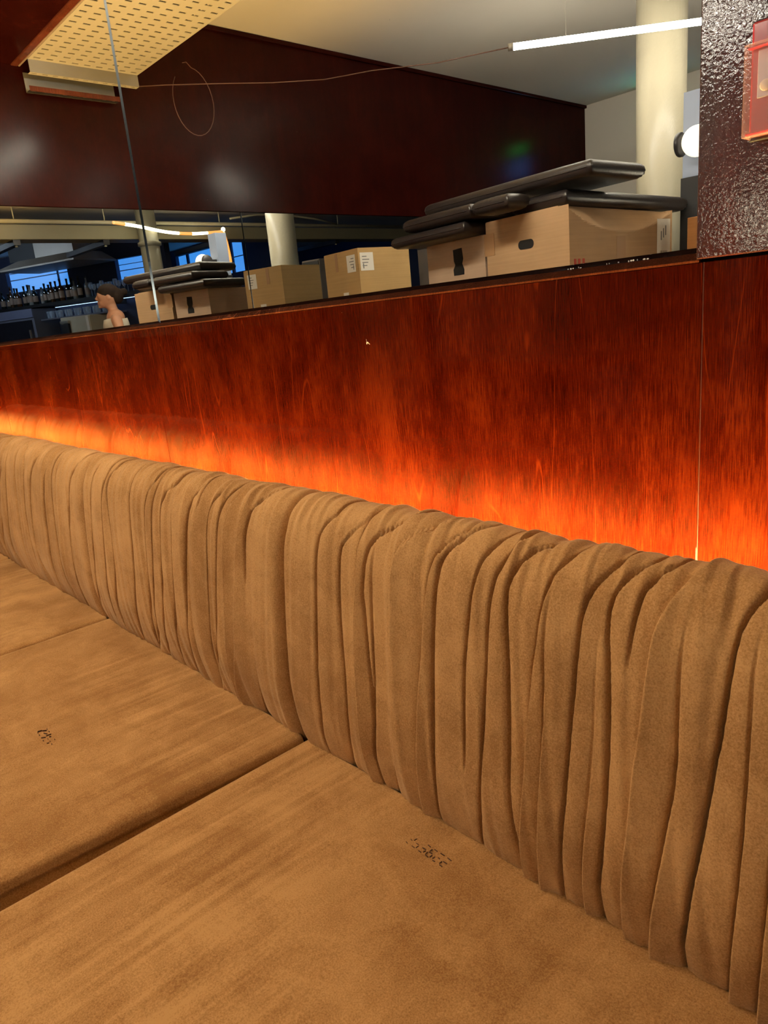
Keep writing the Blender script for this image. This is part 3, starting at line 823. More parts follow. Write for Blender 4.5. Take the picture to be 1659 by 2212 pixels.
# ------------------------------------------------------------------ perforated cable tray
def perforated(xa, xb, ya, yb, z, nx, ny, hx, hy, thick=.0025):
    b = MB()
    dx, dy = (xb - xa) / nx, (yb - ya) / ny
    for i in range(nx):
        for j in range(ny):
            cx, cy = xa + (i + .5) * dx, ya + (j + .5) * dy
            o = [(cx - dx / 2, cy - dy / 2), (cx + dx / 2, cy - dy / 2), (cx + dx / 2, cy + dy / 2), (cx - dx / 2, cy + dy / 2)]
            h = [(cx - hx / 2, cy - hy / 2), (cx + hx / 2, cy - hy / 2), (cx + hx / 2, cy + hy / 2), (cx - hx / 2, cy + hy / 2)]
            v = [(x, y, z) for x, y in o] + [(x, y, z) for x, y in h] + [(x, y, z + thick) for x, y in h]
            f = []
            for k in range(4):
                l = (k + 1) % 4
                f.append((k, 4 + k, 4 + l, l)); f.append((4 + k, 8 + k, 8 + l, 4 + l))
            b.add(v, f)
    return b
ct = empty('cable_tray', (-1.6, -.73, 2.13), 'cream perforated steel cable tray hung under the ceiling', 'cable tray')
perforated(-3.30, .6, -.965, -.505, 2.131, 78, 9, .0115, .027).build('perforated_plate', steel_cream, ct)
box('side_flange', -3.30, .6, -.9675, -.9652, 2.131, 2.185, steel_cream, ct)
box('side_flange', -3.30, .6, -.5048, -.5028, 2.131, 2.185, steel_cream, ct)
box('slot_backing', -3.29, .6, -.960, -.510, 2.186, 2.189, hole_shade, ct)  # dark sheet added above the slots, in place of shade
box('end_plate', -3.3028, -3.3002, -.9675, -.5028, 2.085, 2.186, steel_grey, ct)
perforated(-3.3315, -3.3030, -.9675, -.5028, 2.085, 1, 11, .009, .022).build('end_flange', steel_cream, ct)
box('hanger_rod', -2.204, -2.196, -.739, -.731, 2.1895, CEIL - .001, steel_grey, ct)
box('hanger_rod', -.604, -.596, -.739, -.731, 2.1895, CEIL - .001, steel_grey, ct)
ch = empty('cable_channel', (-3.36, -.66, 2.03), 'narrow slotted steel channel under the end of the cable tray', 'channel')
box('channel_back', -3.385, -3.382, -.885, -.502, 2.030, 2.105, steel_grey, ch)
perforated(-3.3815, -3.340, -.885, -.502, 2.030, 1, 9, .012, .02).build('slotted_face', dark_metal, ch)
box('channel_lip', -3.3400, -3.3370, -.885, -.502, 2.026, 2.045, wood_trim, ch)

# ------------------------------------------------------------------ columns, post, globe lamps
def column(x, y, r, label, collar=None):
    t = empty('column', (x, y, 0), label, 'column', 'round cream columns')
    MB().lathe([(r, 0.001), (r, CEIL - .001)], (x, y, 0), 40).build('shaft', paint_column, t, True)
    b = MB().lathe([(r + .001, .0015), (r + .02, .002), (r + .02, .10), (r + .001, .12)], (x, y, 0), 40)
    b.build('base_ring', paint_column, t, True)
    if collar:
        MB().lathe([(r + .001, collar), (r + .022, collar + .01), (r + .022, collar + .045), (r + .001, collar + .055)], (x, y, 0), 32).build('collar', paint_column, t, True)
    return t
column(-1.82, -2.85, .112, 'thick round cream column behind the big carton')
column(1.36, -3.28, .108, 'round cream column with a collar near the bar', 2.02)

po = empty('square_post', (-1.41, -2.48, 0), 'short pale blue square post with black foot beside the column', 'post')
box('post_shaft', -1.51, -1.40, -2.53, -2.43, 1.441, 1.762, paint_post, po)
box('black_foot', -1.515, -1.395, -2.535, -2.425, 0.001, 1.440, black_paint, po)

def globe(c, base_c, axis, r, label):
    t = empty('globe_lamp', (c[0], c[1], c[2] - r), label, 'lamp', 'round wall lamps')
    MB().ball(c, r, n=28, m=18).build('glass_globe', globe_glow, t, True)
    b = MB()
    b.lathe([(.044, -.010), (.046, -.006), (.046, .004), (.040, .010)], base_c, 28, axis)
    b.build('mounting_disc', dark_metal, t, True)
    MB().tube([base_c, Vector(base_c).lerp(Vector(c), .45)], .012, 10).build('lamp_neck', dark_metal, t, True)
    MB().tube([Vector(base_c) + Vector((0, -.006, 0)), (base_c[0], -2.4295, base_c[2])], .010, 10).build('wall_arm', dark_metal, t, True)
    return t
globe((-1.412, -2.345, 1.556), (-1.478, -2.345, 1.556), 'X', .058, 'glowing white globe lamp on the pale blue post')
sp = empty('plinth_stand', (-1.13, -2.33, 0), 'slim black stand carrying the low globe lamp', 'stand')
box('stand_column', -1.16, -1.10, -2.36, -2.30, .02, 1.12, black_paint, sp, bevel=.004)
box('stand_foot', -1.25, -1.01, -2.44, -2.20, .001, .0195, black_paint, sp, bevel=.004)
t = empty('globe_lamp', (-1.13, -2.33, 1.12), 'glowing white globe lamp standing low on the slim black stand', 'lamp', 'round wall lamps')
MB().lathe([(.045, .0005), (.047, .004), (.040, .014), (.020, .02)], (-1.13, -2.33, 1.12), 24).build('mounting_disc', dark_metal, t, True)
MB().ball((-1.13, -2.33, 1.214), .085, n=28, m=18).build('glass_globe', stand_glow, t, True)

ex = empty('exit_sign', (-2.77, -4.70, 2.2), 'small green lit exit sign on the off-white wall behind the column', 'sign')
box('sign_case', -2.86, -2.68, -4.721, -4.690, 2.205, 2.29, black_paint, ex)
box('sign_face', -2.85, -2.69, -4.6898, -4.686, 2.215, 2.28, exit_green, ex)
sc_ = empty('blue_emitter', (-2.77, -4.70, 2.0), 'small added blue screen under the exit sign', 'emitter')  # unseen glow added for a blue spot in the bulkhead's gloss
box('emitter_case', -2.88, -2.66, -4.721, -4.690, 2.02, 2.185, black_paint, sc_)
box('emitter_face', -2.87, -2.67, -4.6898, -4.686, 2.03, 2.175, emitter_blue, sc_)

# ------------------------------------------------------------------ cartons and padded panels on the store table
E1 = Vector((-.990, -.140, 0)); E2 = Vector((.140, -.990, 0))      # the cartons stand askew to the walls
def frame(cx, cy, z):
    """local x runs along E1, local y along E2, origin at the near corner"""
    return Matrix(((E1.x, E2.x, 0, cx), (E1.y, E2.y, 0, cy), (0, 0, 1, z), (0, 0, 0, 1)))

tb = empty('store_table', (-1.95, -1.9, 0), 'plain dark table carrying the cartons', 'table')
Mt = frame(-1.50, -1.58, 0)
MB().box(-.02, 1.05, .0, .80, .742, .772, Mt).build('table_top', wood_dark, tb, bevel=.004)
for lx in (.04, .98):
    for ly in (.06, .74):
        MB().box(lx - .025, lx + .025, ly - .025, ly + .025, .001, .7415, Mt).build('leg', black_paint, tb)

def stadium(w, h, n=10):
    pts = []
    r = h / 2
    for k in range(n + 1):
        a = -math.pi / 2 + math.pi * k / n
        pts.append((w / 2 - r + r * math.cos(a), r * math.sin(a)))
    for k in range(n + 1):
        a = math.pi / 2 + math.pi * k / n
        pts.append((-w / 2 + r + r * math.cos(a), r * math.sin(a)))
    return pts

def on_face(M, face, pts, off, th=.0008):
    """flat patch of points (u, w) on face 'L' (local y=0, u along x) or 'R' (local x=0, u along y), standing off the face"""
    n = len(pts)
    if face == 'L': f0 = lambda u, w, d: tuple(M @ Vector((u, -d, w)))
    else: f0 = lambda u, w, d: tuple(M @ Vector((-d, u, w)))
    v = [f0(u, w, off) for u, w in pts] + [f0(u, w, off + th) for u, w in pts]
    f = [tuple(range(n)), tuple(range(n, 2 * n))[::-1]] + [(i, (i + 1) % n, n + (i + 1) % n, n + i) for i in range(n)]
    return v, f

def rect(u0, u1, w0, w1): return [(u0, w0), (u1, w0), (u1, w1), (u0, w1)]

def carton_thing(corner, la, lb, z0, z1, mat, label, crush=0.0, hole=None, hole8=None):
    M = frame(corner[0], corner[1], 0)
    t = empty('carton', tuple(M @ Vector((la / 2, lb / 2, z0))), label, 'box', 'cardboard cartons in the store corner')
    b = MB()
    nu, nw = 40, 64
    # face R as a grid whose upper edge is pressed in
    g = {}
    v = []; f = []
    for i in range(nu + 1):
        u = lb * i / nu
        low = z1 - .095 * (math.sin(math.pi * i / nu) ** .7 if crush else 0) - .001
        for j in range(nw + 1):
            w = z0 + (z1 - z0) * (1 - (1 - j / nw) ** 1.7)
            k = max(0.0, (w - low) / max(1e-6, z1 - low)) if crush else 0
            k = min(k, 1.0)
            sag = crush * .42 * (i / nu) * (1 if j == nw else (j / nw) ** 3)
            v.append(tuple(M @ Vector((k * crush, u, w - sag))))
            g[i, j] = len(v) - 1
    for i in range(nu):
        for j in range(nw):
            f.append((g[i, j], g[i, j + 1], g[i + 1, j + 1], g[i + 1, j]))
    b.add(v, f)
    c = [M @ Vector(p) for p in ((0, 0, z0), (la, 0, z0), (la, 0, z1), (0, 0, z1), (0, lb, z0), (la, lb, z0), (la, lb, z1 - crush * .42), (0, lb, z1 - crush * .42))]
    b.add([tuple(p) for p in c], [(0, 1, 2, 3), (4, 7, 6, 5), (1, 5, 6, 2), (0, 4, 5, 1)])
    b.build('body', mat, t)
    gp = .004
    for a0, a1 in ((.001, la / 2 - gp / 2), (la / 2 + gp / 2, la - .001)):
        x_in = crush if a0 < .01 else 0
        v = [M @ Vector(p) for p in ((a0 + x_in, .001, z1), (a1, .001, z1), (a1, lb - .001, z1 - crush * .42), (a0 + x_in, lb - .001, z1 - crush * .42))]
        v = [tuple(p) for p in v] + [(p.x, p.y, p.z + .003) for p in v]
        MB().add(v, [(3, 2, 1, 0), (4, 5, 6, 7), (0, 1, 5, 4), (1, 2, 6, 5), (2, 3, 7, 6), (3, 0, 4, 7)]).build('top_flap', mat, t)
    if hole:
        u, w = hole
        v, f = on_face(M, 'L', [(u + a, w + c_) for a, c_ in stadium(.082, .034)], .0004)
        tag(MB().add(v, f).build('hand_hole_patch', hole_shade, t), 'dark oval patch standing in for a hand hole')  # flat patch on the face; the hole's shade is in its colour
    if hole8:
        u, w = hole8
        v, f = on_face(M, 'L', [(u + a, w + c_) for a, c_ in ((-.034, -.055), (.034, -.055), (.036, -.030), (.022, -.012), (.030, .006), (.032, .052), (-.026, .055), (-.032, .010), (-.024, -.010), (-.036, -.034))], .0004)
        tag(MB().add(v, f).build('hand_hole_patch', hole_shade, t), 'torn dark patch standing in for a hand hole')
    return t, M

def label_on(t, M, face, u0, u1, w0, w1, barcode='h', off=.0006):
    v, f = on_face(M, face, rect(u0, u1, w0, w1), off)
    s = MB().add(v, f).build('paper_label', paper, t)
    b = MB()
    du, dw = u1 - u0, w1 - w0
    if barcode == 'h':
        for k in range(7):
            a = u0 + du * (.22 + .085 * k)
            v, f = on_face(M, face, rect(a, a + du * (.03 + .02 * (k % 2)), w0 + dw * .05, w0 + dw * .22), off + .0009, .0003); b.add(v, f)
        for k in range(3):
            a = u0 + du * (.28 + .17 * k)
            v, f = on_face(M, face, rect(a, a + du * .07, w0 + dw * (.48 + .06 * k), w0 + dw * (.70 + .07 * k)), off + .0009, .0003); b.add(v, f)
    else:
        for k in range(4):
            c_ = w0 + dw * (.25 + .17 * k)
            v, f = on_face(M, face, rect(u0 + du * .15, u0 + du * (.5 + .09 * (k % 3)), c_, c_ + dw * .05), off + .0009, .0003); b.add(v, f)
        v, f = on_face(M, face, rect(u0 + du * .18, u0 + du * .26, w0 + dw * .12, w0 + dw * .4), off + .0009, .0003); b.add(v, f)
    tag(b.build('label_print', print_grey, s), kind='stuff')

def strip_on(t, M, face, u0, u1, w0, w1, mat, name, off=.0004):
    v, f = on_face(M, face, rect(u0, u1, w0, w1), off)
    return MB().add(v, f).build(name, mat, t)

tA, MA = carton_thing((-1.56, -1.66), .438, .615, .773, 1.328, card_tan, 'biggest tan carton, dented top edge and red print', crush=.05, hole=(.216, 1.219))
label_on(tA, MA, 'R', .515, .600, 1.12, 1.275, 'h', .0012)
strip_on(tA, MA, 'R', .265, .318, 1.13, 1.215, tape_m, 'tape_strip')
strip_on(tA, MA, 'L', .39, .45, 1.20, 1.285, tape_m, 'tape_strip')
rp = MB()
for (u0, u1, w0, w1) in ((.022, .034, 1.088, 1.140), (.044, .056, 1.088, 1.140), (.0341, .0439, 1.088, 1.100), (.068, .080, 1.088, 1.140), (.0801, .098, 1.088, 1.100), (.0801, .096, 1.114, 1.124)):
    v, f = on_face(MA, 'R', rect(u0, u1, w0, w1), .0006); rp.add(v, f)
tag(rp.build('red_print', print_red, tA), 'red block letters')
bp = MB()
for u0 in (.135, .165, .195, .222):
    v, f = on_face(MA, 'R', rect(u0, u0 + .018, 1.112, 1.124), .0006); bp.add(v, f)
    v, f = on_face(MA, 'R', rect(u0, u0 + .006, 1.088, 1.1119), .0006); bp.add(v, f)
tag(bp.build('black_print', print_black, tA), 'black block letters')

tB, MB_ = carton_thing((-2.015, -1.735), .385, .40, .773, 1.286, card_pink, 'pinkish carton with a torn hand hole, left of the biggest', hole8=(.170, 1.200))
tC, MC = carton_thing((-2.865, -1.78), .335, .32, .001, 1.342, card_gold, 'tall golden carton with white labels near the end wall')
label_on(tC, MC, 'R', .010, .090, 1.235, 1.322, 'v')
label_on(tC, MC, 'L', .030, .110, 1.235, 1.318, 'v')
label_on(tC, MC, 'L', .12, .17, 1.05, 1.14, 'v')
strip_on(tC, MC, 'L', .20, .225, 1.25, 1.34, tape_m, 'tape_strip')
te = empty('carton', (-1.25, -2.24, 0), 'narrow orange carton standing between the big carton and the post', 'box', 'cardboard cartons in the store corner')
box('body', -1.378, -1.258, -2.29, -2.20, .001, 1.262, card_orange, te, bevel=.002)
strip = box('tape_strip', -1.330, -1.305, -2.1995, -2.199, .9, 1.26, tape_m, te)
gb = empty('grey_board', (-2.87, -2.3, 0), 'tall grey board leaning upright between two cartons', 'board')
Mg = frame(-2.80, -2.28, 0)
MB().box(0, .16, 0, .05, .001, 1.40, Mg).build('panel', grey_board, gb, bevel=.003)
MB().box(.01, .15, -.004, -.0002, 1.34, 1.39, Mg).build('edge_tape', black_paint, gb)

def pad(corner, la, lb, z, th, label, tilt_a=0.0, tilt_b=0.0):
    """padded black leatherette panel; tilt raises the far end along E1 / E2"""
    M = frame(corner[0], corner[1], z)
    nu, nv = 28, 12
    r = th * .46
    def axis(l, n):
        e = [0, .12 * r, .4 * r, .8 * r, 1.4 * r]
        return e + [2.2 * r + (l - 4.4 * r) * k / n for k in range(n + 1)] + [l - q for q in e[::-1]]
    ax, ay = axis(la, nu), axis(lb, nv)
    V = []; F = []
    nx, ny = len(ax), len(ay)
    for side in (1, -1):
        for a in ax:
            for b in ay:
                d = min(a, la - a, b, lb - b)
                e = r - math.sqrt(max(0, r * r - (r - min(d, r)) ** 2)) if d < r else 0
                h = th / 2 - e
                pk = math.exp(-d / .02)
                h += pk * .0016 * math.sin(a * 210 + b * 40) * math.sin(b * 190) if d > .2 * r else 0
                h += .003 * math.sin(math.pi * a / la) * math.sin(math.pi * b / lb)
                zz = th / 2 + side * h + tilt_a * a / la + tilt_b * b / lb
                V.append(tuple(M @ Vector((a, b, zz))))
    for s in (0, 1):
        o = s * nx * ny
        for i in range(nx - 1):
            for j in range(ny - 1):
                q = (o + i * ny + j, o + (i + 1) * ny + j, o + (i + 1) * ny + j + 1, o + i * ny + j + 1)
                F.append(q[::-1] if s == 0 else q)
    ringi = [i * ny for i in range(nx)] + [(nx - 1) * ny + j for j in range(1, ny)] + [i * ny + ny - 1 for i in range(nx - 2, -1, -1)] + [j for j in range(ny - 2, 0, -1)]
    for k in range(len(ringi)):
        a, b = ringi[k], ringi[(k + 1) % len(ringi)]
        F.append((a, b, nx * ny + b, nx * ny + a))
    t = empty('padded_panel', tuple(M @ Vector((la / 2, lb / 2, 0))), label, 'pad', 'black padded panels on the cartons')
    mesh('padding', V, F, leather, t, True)
    pts = [M @ Vector((a, -.0005, th * .5 + tilt_a * a / la)) for a in np.linspace(.02, la - .02, 12)]
    MB().tube(pts, .0016, 6).build('seam_piping', leather, t, True)
    return t
pad((-1.585, -1.685), .28, .74, 1.3325, .056, 'black padded panel lying flat over the biggest carton', 0, -.022)
pad((-2.022, -1.620), .51, .36, 1.2915, .050, 'lowest black padded panel on the pinkish carton')
pad((-1.756, -1.565), .200, .115, 1.3445, .054, 'short black padded panel wedged between the other pads')
pad((-1.978, -1.610), .45, .30, 1.3475, .054, 'middle black padded panel over the pinkish carton')
pad((-1.455, -1.640), .93, .30, 1.4055, .054, 'topmost black padded panel, tilted across the heap', .004, -.006)

# ------------------------------------------------------------------ beam, conduit, rope light
be = empty('ceiling_beam', (1.6, -5.0, 2.12), 'long cream painted beam running over the room towards the far wall', 'beam')
box('beam_body', 1.50, 1.80, -8.4, -1.6, 2.120, 2.268, olive_beam, be, bevel=.006)
for y in (-1.9, -2.85, -4.3, -6.2):
    box('cross_joist', 1.52, 2.70, y - .035, y + .035, 2.066, 2.1195, dark_metal, be)
    MB().lathe([(.014, 0), (.014, .012), (.006, .016)], (1.56, y, 2.050), 10).build('bolt', rail_white, be, True)
co = empty('conduit', (1.47, -5.0, 2.29), 'cream conduit pipe hung on thin rods along the beam', 'pipe')
MB().tube([(1.47, -8.3, 2.292), (1.47, -1.5, 2.292)], .021, 12).build('pipe', rail_white, co, True)
for y in (-1.9, -2.85, -4.3, -6.2):
    MB().tube([(1.47, y, 2.314), (1.47, y, CEIL - .001)], .006, 8).build('hanger_rod', rail_white, co, True)
cb = MB().tube([(1.30, -4.35, 2.33), (1.32, -4.75, 2.385), (1.34, -5.2, 2.395), (1.36, -5.7, 2.36), (1.38, -6.1, 2.30)], .012, 8)
tag(cb.build('loose_cable', rail_white, None, True), 'pale loose cable arching under the ceiling by the beam', 'cable')

# flexible rope light: lit white stretches between orange sleeves
ro = empty('rope_light', (1.25, -3.4, 2.1), 'orange and white glowing rope light draped below the beam', 'light')
def curve_pt(t):
    a = [(1.10, -2.78, 2.235), (1.20, -3.10, 2.215), (1.25, -3.45, 2.165), (1.27, -3.80, 2.150), (1.30, -4.22, 2.180)]
    q = catmull(a, 20)
    k = t * (len(q) - 1); i = min(int(k), len(q) - 2)
    return tuple(q[i] * (1 - (k - i)) + q[i + 1] * (k - i))
for a, b, m_, nm in ((0, .13, rope_orange, 'orange_sleeve'), (.132, .62, rope_white, 'lit_section'), (.622, .74, rope_orange, 'orange_sleeve'), (.742, .86, rope_white, 'lit_section'), (.862, 1.0, rope_orange, 'orange_sleeve')):
    MB().tube([curve_pt(a + (b - a) * k / 8) for k in range(9)], .017, 10).build(nm, m_, ro, True)
MB().tube([(1.30, -4.235, 2.170), (1.27, -4.24, 2.05), (1.24, -4.235, 1.93), (1.22, -4.23, 1.82)], .017, 10).build('orange_sleeve', rope_orange, ro, True)
MB().ball((1.30, -4.235, 2.205), .026).build('joint_lamp', rope_white, ro, True)

# ------------------------------------------------------------------ the bar on the far side
AX = Vector((-.9424, -.3344, 0)); DX = Vector((-.3344, .9424, 0))
MBAR = Matrix(((AX.x, DX.x, 0, 4.095), (AX.y, DX.y, 0, -3.28), (0, 0, 1, 0), (0, 0, 0, 1)))   # local x along the bar, y towards the room
def bar_box(name, a0, a1, d0, d1, z0, z1, mat, parent=None, bevel=0):
    return MB().box(a0, a1, d0, d1, z0, z1, MBAR).build(name, mat, parent, bevel=bevel)
def bar_at(a, d, z): return tuple(MBAR @ Vector((a, d, z)))

wbar = empty('wall_bar', bar_at(0, -.35, 0), kind='structure')
# the wall is built round its two window openings
WIN = [(-1.75, -.34, 1.90, 2.285), (.66, 1.50, 1.83, 2.13)]
bar_box('wall_below', -2.6, 1.62, -.42, -.32, 0, 1.83, paint_navy, wbar)
bar_box('wall_piece', -2.6, .66, -.42, -.32, 1.8301, 1.9, paint_navy, wbar)
bar_box('wall_piece', -2.6, -1.75, -.42, -.32, 1.9001, CEIL - .001, paint_navy, wbar)
bar_box('wall_piece', -.34, .66, -.42, -.32, 1.9001, CEIL - .001, paint_navy, wbar)
bar_box('wall_piece', -1.7499, -.3401, -.42, -.32, 2.285, CEIL - .001, paint_navy, wbar)
bar_box('wall_piece', .6601, 1.62, -.42, -.32, 2.13, CEIL - .001, paint_navy, wbar)
bar_box('wall_piece', 1.50, 1.62, -.42, -.32, 1.8301, 2.1299, paint_navy, wbar)
def bar_window(k, a0, a1, z0, z1, mull):
    t = empty('window_%d' % k, bar_at((a0 + a1) / 2, -.38, z0), kind='structure')
    bar_box('daylight_pane', a0 + .001, a1 - .001, -.395, -.385, z0 + .001, z1 - .001, window_glow, t)
    bar_box('blind_slat', a0 + .01, a1 - .01, -.375, -.370, z0 + (z1 - z0) * .46, z0 + (z1 - z0) * .50, paint_post, t)
    bar_box('blind_slat', a0 + .01, a1 - .01, -.375, -.370, z0 + (z1 - z0) * .72, z0 + (z1 - z0) * .75, paint_post, t)
    for m_ in mull:
        bar_box('mullion', m_ - .012, m_ + .012, -.384, -.365, z0 + .002, z1 - .002, paint_navy, t)
bar_window(1, *WIN[0], [-.62])
bar_window(2, *WIN[1], [1.32])
# third window, in the deeper part of the room
w3 = empty('wall_deep', (3.6, -5.6, 0), kind='structure')
box('wall_below', 2.2, 6.0, -5.70, -5.60, 0, 1.88, paint_navy, w3)
box('wall_above', 2.2, 6.0, -5.70, -5.60, 2.33, CEIL - .001, paint_navy, w3)
box('wall_pier', 2.2, 3.06, -5.70, -5.60, 1.8801, 2.3299, paint_navy, w3)
box('wall_pier', 5.20, 6.0, -5.70, -5.60, 1.8801, 2.3299, paint_navy, w3)
t = empty('window_3', (4.1, -5.64, 1.88), kind='structure')
box('daylight_pane', 3.061, 5.199, -5.67, -5.66, 1.881, 2.329, window_glow, t)
for x in (3.45, 4.85):
    box('mullion', x - .03, x + .03, -5.659, -5.63, 1.882, 2.328, paint_navy, t)
box('blind_slat', 3.07, 5.19, -5.628, -5.622, 2.10, 2.115, paint_post, t)

sh = empty('bar_shelf', bar_at(-.3, -.1, 1.6), 'dark long shelf on the bar wall carrying bottles and glasses', 'shelf')
bar_box('shelf_board', -2.0, 1.45, -.319, .02, 1.615, 1.655, black_paint, sh)
bar_box('shelf_board', -.70, .72, -.319, .02, 1.415, 1.435, bar_cab, sh)
for a in (.74, 1.40):
    bar_box('bracket', a - .015, a + .015, -.318, -.02, 1.52, 1.6145, dark_metal, sh)
sl = empty('shelf_fill_light', bar_at(0, -.05, 1.59), 'added slim cool light bar under the bottle shelf', 'light')  # made-up light bar, added because the bar needs light
bar_box('light_housing', -.70, 1.40, -.29, -.25, 1.600, 1.6148, steel_grey, sl)
bar_box('light_lens', -.68, 1.38, -.285, -.255, 1.594, 1.5998, cool_fill, sl)
cab_ = empty('bar_cabinet', bar_at(-1.3, -.1, 0), 'slate coloured back-bar cabinet left of the cream machine', 'cabinet')
bar_box('carcass', -2.2, -.745, -.318, .10, .001, 1.595, bar_cab, cab_)
bar_box('fascia', -2.2, -.745, .1005, .115, 1.475, 1.60, plain('slate_blue_fascia', (.17, .19, .30), .5), cab_)
fr = bar_box('fridge_door', -2.15, -.80, .1005, .118, .60, 1.44, plain('fridge_glass', (.02, .02, .028), .12), cab_)
bar_box('door_handle', -.86, -.84, .1185, .14, .9, 1.3, steel_grey, fr)
tt = empty('coffee_machine', bar_at(.22, .0, 0), 'cream boxy machine with a black dispenser behind the bar', 'machine')
bar_box('machine_stand', -.12, .55, -.31, .18, .001, 1.05, black_paint, tt)
bar_box('machine_body', -.10, .52, -.30, .17, 1.0505, 1.412, bar_cream, tt, bevel=.012)
bar_box('black_dispenser', -.06, .09, .1705, .21, 1.10, 1.32, black_paint, tt, bevel=.006)
bar_box('silver_lid', -.07, .10, .1705, .215, 1.325, 1.365, steel_grey, tt, bevel=.006)
bar_box('side_leg', .46, .51, .1705, .20, 1.06, 1.40, cream_disc, tt)
bc = empty('bar_counter', bar_at(-.6, 1.2, 0), 'black bar counter in front of the bottle shelf', 'counter')
bar_box('counter_front', -2.4, .75, 1.00, 1.40, .001, 1.02, black_paint, bc)
bar_box('counter_top', -2.45, .80, .96, 1.46, 1.021, 1.06, dark_metal, bc, bevel=.006)

ho = empty('extractor_hood', bar_at(.3, .25, 2.07), 'flared metal extractor hood hanging in front of the bar windows', 'hood')
hb = MB()
lo_ = [(-.62, -.05), (.98, -.05), (.98, .65), (-.62, .65)]; hi_ = [(-.30, .10), (.90, .10), (.90, .50), (-.30, .50)]
hb.add([bar_at(a, d, 2.075) for a, d in lo_] + [bar_at(a, d, 2.095) for a, d in lo_] + [bar_at(a, d, 2.20) for a, d in hi_], [(3, 2, 1, 0), (0, 1, 5, 4), (1, 2, 6, 5), (2, 3, 7, 6), (3, 0, 4, 7), (4, 5, 9, 8), (5, 6, 10, 9), (6, 7, 11, 10), (7, 4, 8, 11), (8, 9, 10, 11)])
hb.build('canopy', hood_metal, ho)
bar_box('duct', .02, .78, .16, .46, 2.2005, CEIL - .001, hood_metal, ho)
bar_box('motor_box', -.52, .015, .14, .46, 2.2005, CEIL - .001, black_paint, ho)

def bottle(a, d, z, h, r, mat, label, lab=True):
    p = bar_at(a, d, z)
    t = empty('bottle', p, label, 'bottle', 'bottles on the bar shelf')
    MB().lathe([(r * .96, .0005), (r, .01 * h), (r, .58 * h), (r * .85, .64 * h), (r * .38, .74 * h), (r * .34, .90 * h), (r * .42, .905 * h), (r * .42, .93 * h)], p, 14).build('glass_body', mat, t, True)
    MB().lathe([(r * .40, .9305 * h), (r * .44, .94 * h), (r * .44, h), (r * .36, 1.005 * h)], p, 12).build('cap', dark_metal if mat is not bottle_dark else black_paint, t, True)
    if lab:
        MB().lathe([(r * 1.012, .16 * h), (r * 1.015, .17 * h), (r * 1.015, .46 * h), (r * 1.012, .47 * h)], p, 14).build('paper_label', bottle_label, t, True)
    return t
rb = random.Random(3)
mats_b = [(bottle_dark, 'dark'), (bottle_amber, 'amber'), (bottle_pale, 'pale')]
ORD = ['first', 'second', 'third', 'fourth', 'fifth', 'sixth', 'seventh', 'eighth', 'ninth', 'tenth', 'eleventh', 'twelfth', 'thirteenth', 'fourteenth', 'fifteenth', 'sixteenth', 'seventeenth', 'eighteenth', 'nineteenth', 'twentieth']
for k in range(20):
    a = -1.66 + .098 * k + rb.uniform(-.012, .012)
    m_, nm = mats_b[0] if k % 5 in (0, 1, 3) else mats_b[1 + (k % 2)]
    bottle(a, -.12 + rb.uniform(-.03, .03), 1.6555, rb.uniform(.23, .32), rb.uniform(.034, .041), m_, '%s glass bottle, %s from the left in the bar shelf row' % (nm, ORD[k]))

def drink_glass(a, d, z, h, r, label, stem, group):
    p = bar_at(a, d, z)
    t = empty('drinking_glass', p, label, 'glass', group)
    if stem:
        MB().lathe([(r * .85, .0005), (r * .80, .004), (.005, .010), (.004, h * .45), (.007, h * .47)], p, 14).build('stem', glass_clear, t, True)
        MB().lathe([(.008, h * .471), (r * .75, h * .58), (r, h * .75), (r * .86, h), (r * .83, h), (r * .96, h * .75), (r * .70, h * .60), (.006, h * .50)], p, 14).build('bowl', glass_clear, t, True)
    else:
        MB().lathe([(r * .80, .0005), (r * .82, .004), (r, h), (r * .95, h), (r * .77, .010), (.004, .0095)], p, 14).build('tumbler_wall', glass_clear, t, True)
        MB().lathe([(r * .70, .0102), (r * .72, .011), (r * .74, .016), (.004, .0165)], p, 14).build('thick_base', glass_clear, t, True)
    return t
for k in range(13):
    drink_glass(.34 + .082 * k, -.10 + .02 * (k % 2), 1.6555, .17 if k % 3 else .20, .034, '%s stemmed glass after the bottles on the bar shelf' % ORD[k], True, 'stemmed glasses on the bar shelf')
for k in range(13):
    drink_glass(-.62 + .098 * k, -.08 + .03 * (k % 2), 1.4355, .10, .038, '%s short tumbler from the left on the lower bar shelf' % ORD[k], False, 'tumblers on the lower bar shelf')

